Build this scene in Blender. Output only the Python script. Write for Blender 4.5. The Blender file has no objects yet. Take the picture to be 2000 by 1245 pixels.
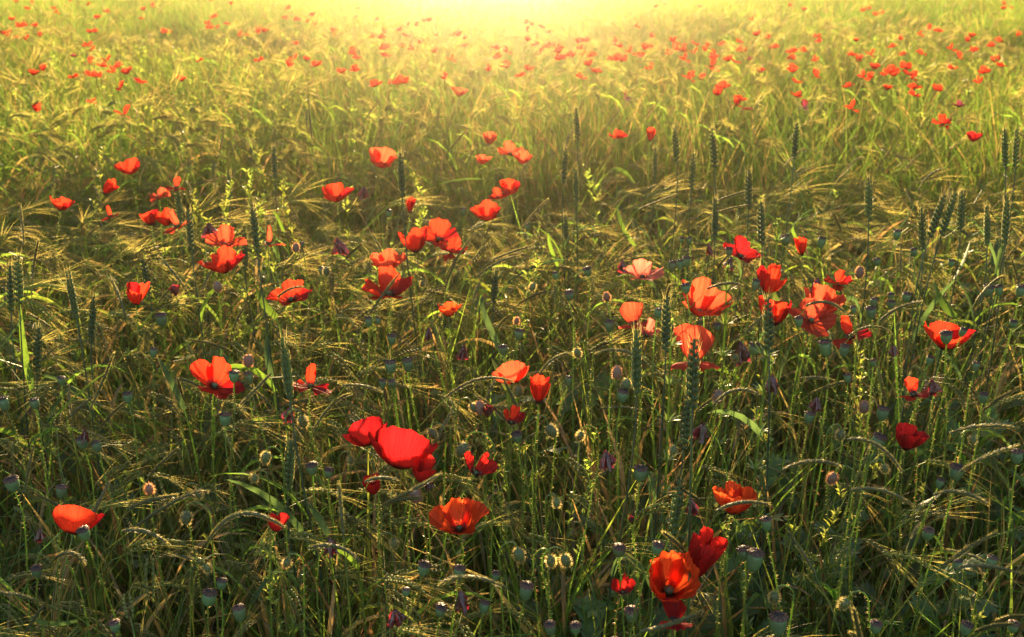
import bpy, math, random
import numpy as np
from mathutils import Vector, Matrix

random.seed(7)
rng = np.random.default_rng(7)
sc = bpy.context.scene
PI = math.pi

# ------------------------------------------------------------------ camera
CAM_H, PITCH, FOCAL = 1.35, math.radians(20.9), 35.0
cam = bpy.data.cameras.new('camera')
cam_o = bpy.data.objects.new('camera', cam)
sc.collection.objects.link(cam_o)
cam_o.location = (0, 0, CAM_H)
cam_o.rotation_euler = (PI / 2 - PITCH, 0, 0)
cam.lens = FOCAL
cam.sensor_width = 36.0
cam.clip_start, cam.clip_end = 0.02, 2000
cam.dof.use_dof = True
cam.dof.focus_distance = 1.5
cam.dof.aperture_fstop = 8.0
sc.camera = cam_o

# ------------------------------------------------------------------ sky, sun, exposure
SUN_EL, SUN_AZ = math.radians(6.2), math.radians(-1.0)      # azimuth from +Y, towards +X
world = bpy.data.worlds.new('World')
sc.world = world
world.use_nodes = True
wn = world.node_tree.nodes
sky = wn.new('ShaderNodeTexSky')
sky.sky_type = 'NISHITA'
sky.sun_disc = False
sky.sun_elevation = SUN_EL
sky.sun_rotation = SUN_AZ
sky.dust_density = 2.0
sky.ozone_density = 1.0
world.node_tree.links.new(sky.outputs[0], wn['Background'].inputs['Color'])
wn['Background'].inputs['Strength'].default_value = 0.085
sun = bpy.data.lights.new('sun', 'SUN')
sun.energy = 5.0
sun.angle = math.radians(0.6)
sun.color = (1.0, 0.70, 0.36)
sun_o = bpy.data.objects.new('sun', sun)
sc.collection.objects.link(sun_o)
sd = Vector((math.sin(SUN_AZ) * math.cos(SUN_EL), math.cos(SUN_AZ) * math.cos(SUN_EL), math.sin(SUN_EL)))
sun_o.rotation_euler = sd.to_track_quat('Z', 'Y').to_euler()
sun_o.location = sd * 50
sc.view_settings.view_transform = 'Standard'
sc.view_settings.look = 'None'
sc.view_settings.gamma = 1.0
sc.view_settings.exposure = 2.3
sc.view_settings.use_curve_mapping = False
HAZE_DENSITY, HAZE_G = 0.0040, 0.95
cy = sc.cycles
cy.max_bounces = 5
cy.diffuse_bounces = 3
cy.glossy_bounces = 1
cy.transmission_bounces = 3
cy.volume_bounces = 0
cy.transparent_max_bounces = 8
cy.use_denoising = True
cy.sample_clamp_indirect = 4.0

# ------------------------------------------------------------------ picture <-> place
FPX = 2000 * FOCAL / 36.0
FW = np.array((0, math.cos(PITCH), -math.sin(PITCH)))
UP = np.array((0, math.sin(PITCH), math.cos(PITCH)))
CAM = np.array((0, 0, CAM_H))

def ray(X, Y):
    return np.array((1.0, 0, 0)) * ((X - 1000) / FPX) + UP * ((622.5 - Y) / FPX) + FW

def at_z(X, Y, z):
    d = ray(X, Y)
    return CAM + d * ((z - CAM_H) / d[2])

def at_depth(X, Y, dep):
    return CAM + ray(X, Y) * dep

def project(P):
    P = np.atleast_2d(P) - CAM
    dep = P @ FW
    return np.stack((1000 + FPX * P[:, 0] / dep, 622.5 - FPX * (P @ UP) / dep, dep), 1)

def flower_z(Y):
    return float(np.interp(Y, [0, 400, 600, 900, 1245], [.75, .745, .72, .665, .59]))

# ------------------------------------------------------------------ materials
MATS = {}

def leaf_mat(name, col, tcol, mix=.5, gloss=.06, rough=.45, var=.15, scale=60, bump=0.0, hue=.0):
    """Thin plant tissue: reflects one colour, lets another through."""
    m = bpy.data.materials.new(name)
    m.use_nodes = True
    nt = m.node_tree
    n, l = nt.nodes, nt.links
    n.clear()
    out = n.new('ShaderNodeOutputMaterial')
    oi = n.new('ShaderNodeObjectInfo')
    geo = n.new('ShaderNodeTexCoord')
    noi = n.new('ShaderNodeTexNoise')
    noi.inputs['Scale'].default_value = scale
    noi.inputs['Detail'].default_value = 3
    l.new(geo.outputs['Object'], noi.inputs['Vector'])
    add = n.new('ShaderNodeMath'); add.operation = 'ADD'
    l.new(noi.outputs['Fac'], add.inputs[0])
    l.new(oi.outputs['Random'], add.inputs[1])
    mr = n.new('ShaderNodeMapRange')
    mr.inputs['From Min'].default_value = .3; mr.inputs['From Max'].default_value = 1.7
    mr.inputs['To Min'].default_value = 1 - var * 1.6; mr.inputs['To Max'].default_value = 1 + var * 1.6
    l.new(add.outputs[0], mr.inputs['Value'])
    hm = n.new('ShaderNodeMapRange')
    hm.inputs['To Min'].default_value = .5 - hue; hm.inputs['To Max'].default_value = .5 + hue
    l.new(oi.outputs['Random'], hm.inputs['Value'])
    def tint(c):
        h = n.new('ShaderNodeHueSaturation')
        h.inputs['Color'].default_value = (*c, 1)
        l.new(mr.outputs[0], h.inputs['Value'])
        l.new(hm.outputs[0], h.inputs['Hue'])
        return h
    a, b = tint(col), tint(tcol)
    d = n.new('ShaderNodeBsdfDiffuse'); t = n.new('ShaderNodeBsdfTranslucent')
    l.new(a.outputs[0], d.inputs['Color']); l.new(b.outputs[0], t.inputs['Color'])
    ms = n.new('ShaderNodeMixShader'); ms.inputs[0].default_value = mix
    l.new(d.outputs[0], ms.inputs[1]); l.new(t.outputs[0], ms.inputs[2])
    g = n.new('ShaderNodeBsdfGlossy'); g.inputs['Roughness'].default_value = rough
    g.inputs['Color'].default_value = (.9, .9, .9, 1)
    ms2 = n.new('ShaderNodeMixShader'); ms2.inputs[0].default_value = gloss
    l.new(ms.outputs[0], ms2.inputs[1]); l.new(g.outputs[0], ms2.inputs[2])
    if bump:
        bp = n.new('ShaderNodeBump'); bp.inputs['Strength'].default_value = bump
        bp.inputs['Distance'].default_value = .002
        l.new(noi.outputs['Fac'], bp.inputs['Height'])
        for s in (d, g): l.new(bp.outputs[0], s.inputs['Normal'])
    l.new(ms2.outputs[0], out.inputs['Surface'])
    MATS[name] = m
    return m

def petal_mat(name, col, tcol, base_dark=.8, mix=.6, pale=0.0):
    m = leaf_mat(name, col, tcol, mix, .012, .5, .1, 40)
    nt = m.node_tree
    n, l = nt.nodes, nt.links
    at = n.new('ShaderNodeAttribute'); at.attribute_name = 'petal_uv'
    sep = n.new('ShaderNodeSeparateXYZ'); l.new(at.outputs['Vector'], sep.inputs[0])
    # fine radial veins
    mp = n.new('ShaderNodeVectorMath'); mp.operation = 'MULTIPLY'; mp.inputs[1].default_value = (26, 1.6, 1)
    l.new(at.outputs['Vector'], mp.inputs[0])
    vn = n.new('ShaderNodeTexNoise'); vn.inputs['Scale'].default_value = 1.0; vn.inputs['Detail'].default_value = 4
    l.new(mp.outputs[0], vn.inputs['Vector'])
    vm = n.new('ShaderNodeMapRange'); vm.inputs['From Min'].default_value = .3; vm.inputs['From Max'].default_value = .7
    vm.inputs['To Min'].default_value = .55; vm.inputs['To Max'].default_value = 1.12
    l.new(vn.outputs['Fac'], vm.inputs['Value'])
    # dark blotch at the base of the petal (real pigment)
    nz = n.new('ShaderNodeMath'); nz.operation = 'MULTIPLY_ADD'; nz.inputs[1].default_value = .22
    l.new(vn.outputs['Fac'], nz.inputs[0]); l.new(sep.outputs['Y'], nz.inputs[2])
    bm = n.new('ShaderNodeMapRange'); bm.inputs['From Min'].default_value = .26; bm.inputs['From Max'].default_value = .40
    bm.inputs['To Min'].default_value = 1 - base_dark; bm.inputs['To Max'].default_value = 1
    l.new(nz.outputs[0], bm.inputs['Value'])
    mul = n.new('ShaderNodeMath'); mul.operation = 'MULTIPLY'
    l.new(vm.outputs[0], mul.inputs[0]); l.new(bm.outputs[0], mul.inputs[1])
    for h in [x for x in n if x.bl_idname == 'ShaderNodeHueSaturation']:
        mx = n.new('ShaderNodeVectorMath'); mx.operation = 'SCALE'
        mx.inputs[0].default_value = h.inputs['Color'].default_value[:3]
        l.new(mul.outputs[0], mx.inputs['Scale'])
        l.new(mx.outputs[0], h.inputs['Color'])
    bp = n.new('ShaderNodeBump'); bp.inputs['Strength'].default_value = .5; bp.inputs['Distance'].default_value = .0012
    l.new(vn.outputs['Fac'], bp.inputs['Height'])
    for s in n:
        if s.bl_idname in ('ShaderNodeBsdfDiffuse', 'ShaderNodeBsdfGlossy', 'ShaderNodeBsdfTranslucent'):
            l.new(bp.outputs[0], s.inputs['Normal'])
    return m

leaf_mat('barley_grain', (.19, .22, .07), (.44, .44, .11), .4, .03, .5, .22, 90, hue=.02)
leaf_mat('barley_awn', (.27, .25, .075), (.70, .58, .15), .55, .04, .4, .2, 30, hue=.015)
leaf_mat('straw_stem', (.16, .19, .05), (.34, .36, .07), .4, .03, .4, .25, 20, hue=.02)
leaf_mat('green_stem', (.13, .21, .045), (.36, .52, .06), .45, .07, .4, .2, 20, hue=.01)
leaf_mat('grass_blade', (.065, .12, .024), (.30, .43, .05), .52, .025, .4, .3, 14, hue=.03)
leaf_mat('dry_blade', (.28, .19, .07), (.60, .38, .11), .5, .05, .4, .3, 14, hue=.02)
leaf_mat('bright_blade', (.07, .14, .025), (.20, .34, .035), .5, .01, .4, .12, 10)
leaf_mat('blue_blade', (.07, .13, .06), (.14, .24, .06), .4, 0.0, .6, .12, 10)
leaf_mat('poppy_leaf', (.07, .15, .025), (.26, .48, .04), .5, .05, .4, .25, 25, hue=.02)
leaf_mat('wheat_ear', (.09, .15, .065), (.26, .34, .09), .32, .03, .4, .15, 120, bump=.4)
leaf_mat('wheat_stem', (.06, .10, .07), (.16, .24, .07), .3, .03, .35, .15, 20)
leaf_mat('spike_husk', (.09, .11, .04), (.20, .21, .07), .25, .06, .5, .2, 300, bump=.5, hue=.015)
leaf_mat('spike_bristle', (.18, .18, .07), (.46, .40, .14), .5, .03, .4, .15, 30)
leaf_mat('hair', (.40, .36, .15), (.85, .72, .28), .6, .03, .35, .15, 30)
leaf_mat('hair_red', (.42, .18, .09), (.85, .40, .16), .6, .10, .35, .15, 30)
leaf_mat('bud_skin', (.11, .16, .06), (.16, .20, .06), .2, .05, .5, .2, 220, bump=.5, hue=.02)
leaf_mat('bud_skin_mauve', (.26, .17, .13), (.25, .16, .10), .2, .05, .5, .2, 220, bump=.5)
leaf_mat('pod_skin', (.15, .25, .12), (.20, .32, .08), .25, .05, .35, .14, 150, bump=.3, hue=.015)
leaf_mat('pod_lid', (.17, .08, .05), (.40, .15, .07), .25, .06, .5, .25, 300, bump=.6)
leaf_mat('stamen', (.02, .012, .02), (.03, .015, .02), .1, .1, .4, .3, 200)
leaf_mat('wilted', (.14, .018, .028), (.34, .02, .035), .35, .12, .4, .3, 120, bump=.6)
leaf_mat('cleavers', (.15, .24, .06), (.38, .55, .08), .45, .07, .4, .15, 30)
leaf_mat('weed', (.16, .22, .05), (.45, .52, .07), .5, .06, .4, .25, 30, hue=.02)
petal_mat('petal_red', (.60, .034, .016), (.86, .052, .020))
petal_mat('petal_orange', (.66, .055, .014), (.90, .095, .022), .6)
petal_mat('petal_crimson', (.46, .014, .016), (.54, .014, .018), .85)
petal_mat('petal_pale', (.72, .15, .13), (.92, .24, .17), .25)
petal_mat('petal_salmon', (.64, .06, .03), (.88, .11, .05), .5)
petal_mat('petal_dark_shaded', (.42, .014, .018), (.66, .022, .018), .7)  # deeper red for the shaded blooms: their shade is put into the colour

def mat(n): return MATS[n]

# ------------------------------------------------------------------ mesh builder
class MB:
    def __init__(s):
        s.v, s.f, s.mi, s.uv, s.mats = [], [], [], [], []
    def m(s, name):
        if name not in s.mats: s.mats.append(name)
        return s.mats.index(name)
    def add(s, verts, faces, mname, uv=None):
        o = len(s.v)
        s.v.extend([tuple(map(float, p)) for p in verts])
        s.uv.extend(uv if uv is not None else [(0, 1, 0)] * len(verts))
        k = s.m(mname)
        for f in faces:
            s.f.append([i + o for i in f]); s.mi.append(k)
    def tube(s, pts, r, mname, n=4, close=True):
        pts = np.asarray(pts, float); k = len(pts)
        r = np.full(k, r) if np.isscalar(r) else np.asarray(r, float)
        T = np.gradient(pts, axis=0); T /= np.linalg.norm(T, axis=1)[:, None] + 1e-12
        a = np.array((1., 0, 0)) if abs(T[0][0]) < .8 else np.array((0, 1., 0))
        N = a - T[0] * a.dot(T[0]); N /= np.linalg.norm(N)
        V = []
        for i in range(k):
            N = N - T[i] * N.dot(T[i]); N /= np.linalg.norm(N) + 1e-12
            B = np.cross(T[i], N)
            for j in range(n):
                th = 2 * PI * j / n
                V.append(pts[i] + r[i] * (math.cos(th) * N + math.sin(th) * B))
        F = [(i * n + j, i * n + (j + 1) % n, (i + 1) * n + (j + 1) % n, (i + 1) * n + j) for i in range(k - 1) for j in range(n)]
        if close:
            F.append(tuple((k - 1) * n + j for j in range(n)))
        s.add(V, F, mname)
    def blade(s, pts, w, mname, side=None, fold=.25):
        """A leaf blade: three vertices per row, creased along the midrib."""
        pts = np.asarray(pts, float); k = len(pts)
        w = np.asarray(w, float)
        T = np.gradient(pts, axis=0); T /= np.linalg.norm(T, axis=1)[:, None] + 1e-12
        S = np.array(side if side is not None else (1., 0, 0), float)
        V = []
        for i in range(k):
            si = S - T[i] * S.dot(T[i]); si /= np.linalg.norm(si) + 1e-9
            nn = np.cross(T[i], si)
            V += [pts[i] - si * w[i] / 2 + nn * w[i] * fold, pts[i], pts[i] + si * w[i] / 2 + nn * w[i] * fold]
        F = []
        for i in range(k - 1):
            a = i * 3
            F += [(a, a + 1, a + 4, a + 3), (a + 1, a + 2, a + 5, a + 4)]
        s.add(V, F, mname)
    def spike(s, p, d, L, w, mname, side=None):
        """One narrow triangle: a hair, an awn, a bristle."""
        p = np.asarray(p, float); d = np.asarray(d, float)
        sd_ = np.cross(d, side if side is not None else rng.normal(size=3))
        sd_ /= np.linalg.norm(sd_) + 1e-9
        s.add([p - sd_ * w / 2, p + sd_ * w / 2, p + d * L], [(0, 1, 2)], mname)
    def seed(s, p, d, L, w, mname):
        """A small plump grain."""
        d = np.asarray(d, float); d = d / (np.linalg.norm(d) + 1e-9)
        a = np.cross(d, (0.13, .7, .7)); a /= np.linalg.norm(a); b = np.cross(d, a)
        V = [p, p + d * L]
        for t in (.4,):
            V += [p + d * L * t + w / 2 * (math.cos(q) * a + math.sin(q) * b) for q in np.arange(4) * PI / 2]
        F = [(0, 2 + (i + 1) % 4, 2 + i) for i in range(4)] + [(1, 2 + i, 2 + (i + 1) % 4) for i in range(4)]
        s.add(V, F, mname)
    def lathe(s, prof, mname, n=10, M=None, wob=0, ribs=0):
        V = []
        for i, (r, z) in enumerate(prof):
            for j in range(n):
                th = 2 * PI * j / n
                rr = r * (1 + wob * math.sin(ribs * th)) if ribs else r
                V.append((rr * math.cos(th), rr * math.sin(th), z))
        if M is not None:
            V = [(M @ Vector(v))[:] for v in V]
        k = len(prof)
        F = [(i * n + j, i * n + (j + 1) % n, (i + 1) * n + (j + 1) % n, (i + 1) * n + j) for i in range(k - 1) for j in range(n)]
        F.append(tuple(range(n))[::-1]); F.append(tuple((k - 1) * n + j for j in range(n)))
        s.add(V, F, mname)
    def merge(s, o, M):
        R = np.array(M.to_3x3()); t = np.array(M.translation)
        if not o.v: return
        P = np.array(o.v) @ R.T + t
        base = len(s.v); idx = [s.m(x) for x in o.mats]
        s.v.extend(map(tuple, P.tolist())); s.uv.extend(o.uv)
        s.f.extend([[i + base for i in f] for f in o.f]); s.mi.extend([idx[k] for k in o.mi])
    def mesh(s, name, smooth=True, uv=False):
        me = bpy.data.meshes.new(name)
        me.from_pydata(s.v, [], s.f)
        for x in s.mats: me.materials.append(MATS[x])
        me.polygons.foreach_set('material_index', s.mi)
        me.polygons.foreach_set('use_smooth', [smooth] * len(s.f))
        if uv:
            a = me.attributes.new('petal_uv', 'FLOAT_VECTOR', 'POINT')
            a.data.foreach_set('vector', np.array(s.uv, float).ravel())
        me.update()
        return me

def obj(name, me, parent=None, loc=None, kind=None):
    o = bpy.data.objects.new(name, me)
    sc.collection.objects.link(o)
    if parent is not None: o.parent = parent
    if loc is not None: o.location = tuple(float(x) for x in loc)
    if kind: o['kind'] = kind
    return o

def tag(o, label, cat, group=None):
    o['label'] = label; o['category'] = cat
    if group: o['group'] = group
    return o

def thing(name, label, cat, loc, group=None, rz=0.0):
    o = obj(name, None, None, loc)
    o.rotation_euler = (0, 0, rz)
    return tag(o, label, cat, group)

def unit(v):
    v = np.asarray(v, float); return v / (np.linalg.norm(v) + 1e-12)

def hermite(p0, t0, p1, t1, n):
    t = np.linspace(0, 1, n)[:, None]
    return (2*t**3-3*t**2+1)*p0 + (t**3-2*t**2+t)*t0 + (-2*t**3+3*t**2)*p1 + (t**3-t**2)*t1

def arc_path(L, a0, a1, n, power=2.0, az=0.0, z0=0.0, wob=.0):
    """A stem that leaves the ground at a0 degrees from upright and bends to a1 along its length."""
    s_ = np.linspace(0, 1, n)
    a = np.radians(a0 + (a1 - a0) * s_ ** power)
    ds = L / (n - 1)
    x = np.concatenate(([0], np.cumsum(np.sin((a[1:] + a[:-1]) / 2)) * ds))
    z = np.concatenate(([0], np.cumsum(np.cos((a[1:] + a[:-1]) / 2)) * ds)) + z0
    y = wob * np.sin(s_ * 5)
    c, s2 = math.cos(az), math.sin(az)
    return np.stack((x * c - y * s2, x * s2 + y * c, z), 1)

def hairs_along(mb, pts, r, step, L, mname, w=.0003, jit=.35, lim=None):
    pts = np.asarray(pts); seg = np.linalg.norm(np.diff(pts, axis=0), axis=1)
    cum = np.concatenate(([0], np.cumsum(seg))); tot = cum[-1]
    st = 0 if lim is None else max(0, tot - lim)
    for q in np.arange(st, tot, step):
        q = q + rng.uniform(-.5, .5) * step
        p = np.array([np.interp(q, cum, pts[:, k]) for k in range(3)])
        i = min(len(seg) - 1, int(np.searchsorted(cum, q)) - 1)
        T = unit(pts[i + 1] - pts[i])
        d = rng.normal(size=3); d = unit(d - T * d.dot(T)); d = unit(d + T * rng.uniform(-jit, jit))
        mb.spike(p + d * r * .8, d, L * rng.uniform(.6, 1.15), w, mname)
# ------------------------------------------------------------------ plants
def sub_path(path, s0, s1, n):
    path = np.asarray(path); seg = np.linalg.norm(np.diff(path, axis=0), axis=1)
    cum = np.concatenate(([0], np.cumsum(seg))) / seg.sum()
    q = np.linspace(s0, s1, n)
    return np.stack([np.interp(q, cum, path[:, k]) for k in range(3)], 1)

def leaf_path(p, az, L, a0, a1, n=7):
    q = arc_path(L, a0, a1, n, 1.4, az)
    return q + np.asarray(p)

def barley(h=.62, nod=135, az=0.0, lod=0, green=False, lean=6):
    """Barley: straw, drooping two-rowed ear, long awns. The ear hangs towards +x turned by az."""
    ear_L = rng.uniform(.065, .085)
    L = h * 1.06 + ear_L + .03
    path = arc_path(L, lean, nod, 22, 5.0, az, wob=rng.uniform(-.01, .01))
    k_ear = 1 - ear_L / L
    stem, ear, awn, leaf = MB(), MB(), MB(), MB()
    sm = 'green_stem' if green else 'straw_stem'
    stem.tube(sub_path(path, 0, k_ear, 9 if lod == 0 else 6), np.linspace(.0014, .0009, 9 if lod == 0 else 6), sm, 4 if lod == 0 else 3, False)
    ep = sub_path(path, k_ear, 1, 20)
    nodes = 15 if lod == 0 else (9 if lod == 1 else 5)
    side0 = unit(rng.normal(size=3))
    T = unit(ep[-1] - ep[0]); S = unit(np.cross(T, side0)); B = np.cross(T, S)
    for i in range(nodes):
        t = i / (nodes - 1)
        p = sub_path(ep, t * .93, t * .93, 1)[0]
        tt = unit(sub_path(ep, min(1, t * .93 + .07), min(1, t * .93 + .07), 1)[0] - p)
        tap = 1.0 - .35 * abs(t - .35) ** 1.2 * 1.6
        gw = (.0062 if lod == 0 else (.0055 if lod == 1 else .0065)) * tap
        gl = (.0120 if lod == 0 else (.014 if lod == 1 else .022)) * tap
        for sgn in (-1, 1):
            off = S * sgn * .0038 * tap + B * .0012 * (1 if i % 2 else -1)
            d = unit(tt + S * sgn * .26 + B * .08 * (1 if i % 2 else -1))
            ear.seed(p + off, d, gl, gw, 'barley_grain')
            if lod == 0 and i % 2 == 0:
                ear.seed(p - B * .0026, unit(tt - B * .3), gl * .8, gw * .8, 'barley_grain')
            n_aw = 1 if lod < 2 else 1
            for _ in range(n_aw if (lod or (i + (sgn > 0)) % 2) else 0):
                aL = rng.uniform(.07, .115) * (1, .65, .35)[lod]
                ad = unit(tt + S * sgn * rng.uniform(.05, .30) + B * rng.uniform(-.16, .16))
                w = (.00060, .0010, .0020)[lod]
                q0 = p + off + d * gl * .9
                if lod == 0:
                    mid = q0 + ad * aL * .5; end = q0 + unit(ad + np.array((0, 0, -.07))) * aL
                    sv = unit(np.cross(ad, rng.normal(size=3)))
                    awn.add([q0 - sv * w / 2, q0 + sv * w / 2, mid + sv * w * .35, mid - sv * w * .35, end], [(0, 1, 2, 3), (3, 2, 4)], 'barley_awn')
                else:
                    awn.spike(q0, ad, aL, w * 1.3, 'barley_awn')
    leaves = []
    for _ in range(2 if lod == 0 else 1):
        t = rng.uniform(.35, .78)
        p = sub_path(path, t * k_ear, t * k_ear, 1)[0]
        lp = leaf_path(p, rng.uniform(0, 2 * PI), rng.uniform(.10, .20), rng.uniform(15, 40), rng.uniform(80, 150), 6 if lod == 0 else 4)
        n = len(lp)
        lf = MB(); leaves.append(lf)
        lf.blade(lp, .007 * np.sin(np.linspace(.35, PI, n)) ** .7 + .0004, 'dry_blade' if rng.random() < .45 else 'grass_blade', rng.normal(size=3))
    d = dict(stem=stem, ear=ear, awns=awn)
    for k, lf in enumerate(leaves): d['leaf' + '_' * k] = lf
    return d, path

def wheat(h=.86, az=0., lean=3, ear_L=.085, awned=False, lod=0):
    stem, ear, awn, leaf = MB(), MB(), MB(), MB()
    path = arc_path(h, lean, lean + rng.uniform(2, 9), 14, 2, az, wob=rng.uniform(-.006, .006))
    k = 1 - ear_L / h
    stem.tube(sub_path(path, 0, k, 9), np.linspace(.0019, .0012, 9), 'wheat_stem', 5, False)
    ep = sub_path(path, k, 1, 12)
    T = unit(ep[-1] - ep[0]); ya = rng.uniform(0, PI)
    S = unit(np.cross(T, (math.cos(ya), math.sin(ya), .01))); B = np.cross(T, S)
    N = 19 if lod == 0 else 9
    ear.tube(ep, .0018, 'wheat_ear', 4)
    for i in range(N):
        t = i / (N - 1); p = sub_path(ep, t * .95, t * .95, 1)[0]
        sgn = 1 if i % 2 else -1
        sc_ = (1.0 - .55 * max(0, t - .55) / .45) * (.75 + .25 * min(1, t / .15))
        gl, gw = (.0125 * sc_, .0052 * sc_) if lod == 0 else (.016 * sc_, .007 * sc_)
        for j, bo in enumerate((-1, 0, 1)):
            d = unit(T + S * sgn * (.42 if j == 1 else .30) + B * bo * .34)
            q = p + S * sgn * .0022 + B * bo * .0022
            ear.seed(q, d, gl, gw, 'wheat_ear')
            if lod == 0:
                aL = rng.uniform(.004, .009) if t < .75 else rng.uniform(.010, .024)
                awn.spike(q + d * gl * .93, unit(T + S * sgn * .25 + B * bo * .1), aL, .0008, 'spike_bristle')
    for _ in range(2):
        t = rng.uniform(.3, .72); p = sub_path(path, t * k, t * k, 1)[0]
        lp = leaf_path(p, rng.uniform(0, 2 * PI), rng.uniform(.14, .24), rng.uniform(10, 30), rng.uniform(60, 150), 8)
        leaf.blade(lp, .011 * np.sin(np.linspace(.4, PI, 8)) ** .7 + .0004, 'blue_blade', rng.normal(size=3))
    return dict(stem=stem, ear=ear, awns=awn, leaf=leaf), path

def foxtail_from(path, spike_L, r=.0027, lod=0):
    """Slender spike grass along a given path; the last spike_L metres carry the spike."""
    seg = np.linalg.norm(np.diff(path, axis=0), axis=1).sum(); k = 1 - spike_L / seg
    stem, sp, br = MB(), MB(), MB()
    stem.tube(sub_path(path, 0, k + .01, 12), np.linspace(.0012, .0008, 12), 'straw_stem', 4, False)
    n = 26 if lod == 0 else 10
    ep = sub_path(path, k, 1, n)
    rr = r * np.sin(np.linspace(.35, PI - .12, n)) ** .55
    rr *= 1 + .16 * np.sin(np.arange(n) * 2.4)
    sp.tube(ep, rr, 'spike_husk', 6 if lod == 0 else 4)
    m_ = int(spike_L * (5200 if lod == 0 else 1200))
    q = rng.uniform(0, 1, m_)
    for t in q:
        i = min(n - 2, int(t * (n - 1))); p = ep[i] + (ep[i + 1] - ep[i]) * (t * (n - 1) - i)
        T = unit(ep[i + 1] - ep[i]); d = rng.normal(size=3); d = unit(d - T * d.dot(T))
        L_ = rng.uniform(.0035, .006)
        br.spike(p + d * rr[i] * .75, unit(T * 1.2 + d * .75), L_, .0010 if lod == 0 else .002, 'spike_bristle' if rng.random() < .7 else 'spike_husk', T)
    return dict(stem=stem, spike=sp, bristles=br)

def grass_tuft(n=16, h=.4, w=.006, m1='grass_blade', m2='dry_blade', p2=.25, spread=.05, seg=5):
    mb = MB()
    for _ in range(n):
        a = rng.uniform(0, 2 * PI); r = spread * math.sqrt(rng.random())
        L = h * rng.uniform(.6, 1.15)
        P = arc_path(L, rng.uniform(2, 18), rng.uniform(15, 95), seg, 2.6, rng.uniform(0, 2 * PI)) + np.array((r * math.cos(a), r * math.sin(a), 0))
        mb.blade(P, w * rng.uniform(.6, 1.3) * np.sin(np.linspace(.5, PI, seg)) ** .7 + .0003, m2 if rng.random() < p2 else m1, rng.normal(size=3))
    return mb

def lobed_leaf(mb, p, az, L, a0, a1, m='poppy_leaf'):
    """Deeply cut poppy leaf: midrib blade with toothed side lobes."""
    P = leaf_path(p, az, L, a0, a1, 9)
    mb.blade(P, np.interp(np.linspace(0, 1, 9), [0, .3, .8, 1], [.002, .006, .009, .0005]) * L / .1, m, (-math.sin(az), math.cos(az), 0), .1)
    side = np.array((-math.sin(az), math.cos(az), 0))
    for i in range(2, 8):
        T = unit(P[i + 1] - P[i])
        for sg in (-1, 1):
            ll = L * .30 * math.sin(i / 9 * PI) ** .8 * rng.uniform(.75, 1.15)
            d = unit(T * .9 + side * sg + np.array((0, 0, rng.uniform(-.15, .25))))
            q = [P[i] + d * ll * t + T * ll * .15 * t * t for t in (0, .35, .7, 1)]
            mb.blade(q, np.array((.006, .010, .006, .0005)) * L / .1, m, T, .1)

def leafy_clump(n=9, L=.12, h=.25):
    mb = MB()
    for _ in range(n):
        a = rng.uniform(0, 2 * PI); z = rng.uniform(.02, h)
        st = arc_path(z + .03, 5, 25, 4, 1, a)
        mb.tube(st, .0011, 'green_stem', 3, False)
        lobed_leaf(mb, st[-1], a, L * rng.uniform(.6, 1.2), rng.uniform(20, 50), rng.uniform(70, 120))
    return mb

def weed_sprig(h=.7, lean=6, az=0., lod=0):
    """Upright weed with small narrow leaves and budding side shoots."""
    stem, lv, bd = MB(), MB(), MB()
    path = arc_path(h, lean, lean + 12, 14, 1.5, az, wob=.01)
    stem.tube(path, np.linspace(.0019, .0007, 14), 'weed', 5)
    for t in np.linspace(.3, .98, 22 if lod == 0 else 10):
        p = sub_path(path, t, t, 1)[0]; a = rng.uniform(0, 2 * PI)
        if rng.random() < .45:
            b = arc_path(rng.uniform(.03, .10) * (1.25 - t), 35, 12, 5, 1, a) + p
            stem.tube(b, .0008, 'weed', 3)
            for q in b[1:]:
                for _ in range(2):
                    P = leaf_path(q, rng.uniform(0, 2 * PI), rng.uniform(.010, .022), 25, 80, 4)
                    lv.blade(P, (.002, .0045, .0035, .0003), 'weed', rng.normal(size=3), .15)
            for _ in range(4):
                bd.seed(b[-1] + rng.normal(size=3) * .0015, unit((rng.normal(), rng.normal(), 2)), .008, .0036, 'weed')
        else:
            P = leaf_path(p, a, rng.uniform(.02, .045) * (1.3 - t), rng.uniform(25, 50), 95, 5)
            lv.blade(P, (.002, .006, .007, .004, .0003), 'weed', (-math.sin(a), math.cos(a), 0), .15)
    return dict(stem=stem, leaf=lv, flower_buds=bd)

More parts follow.
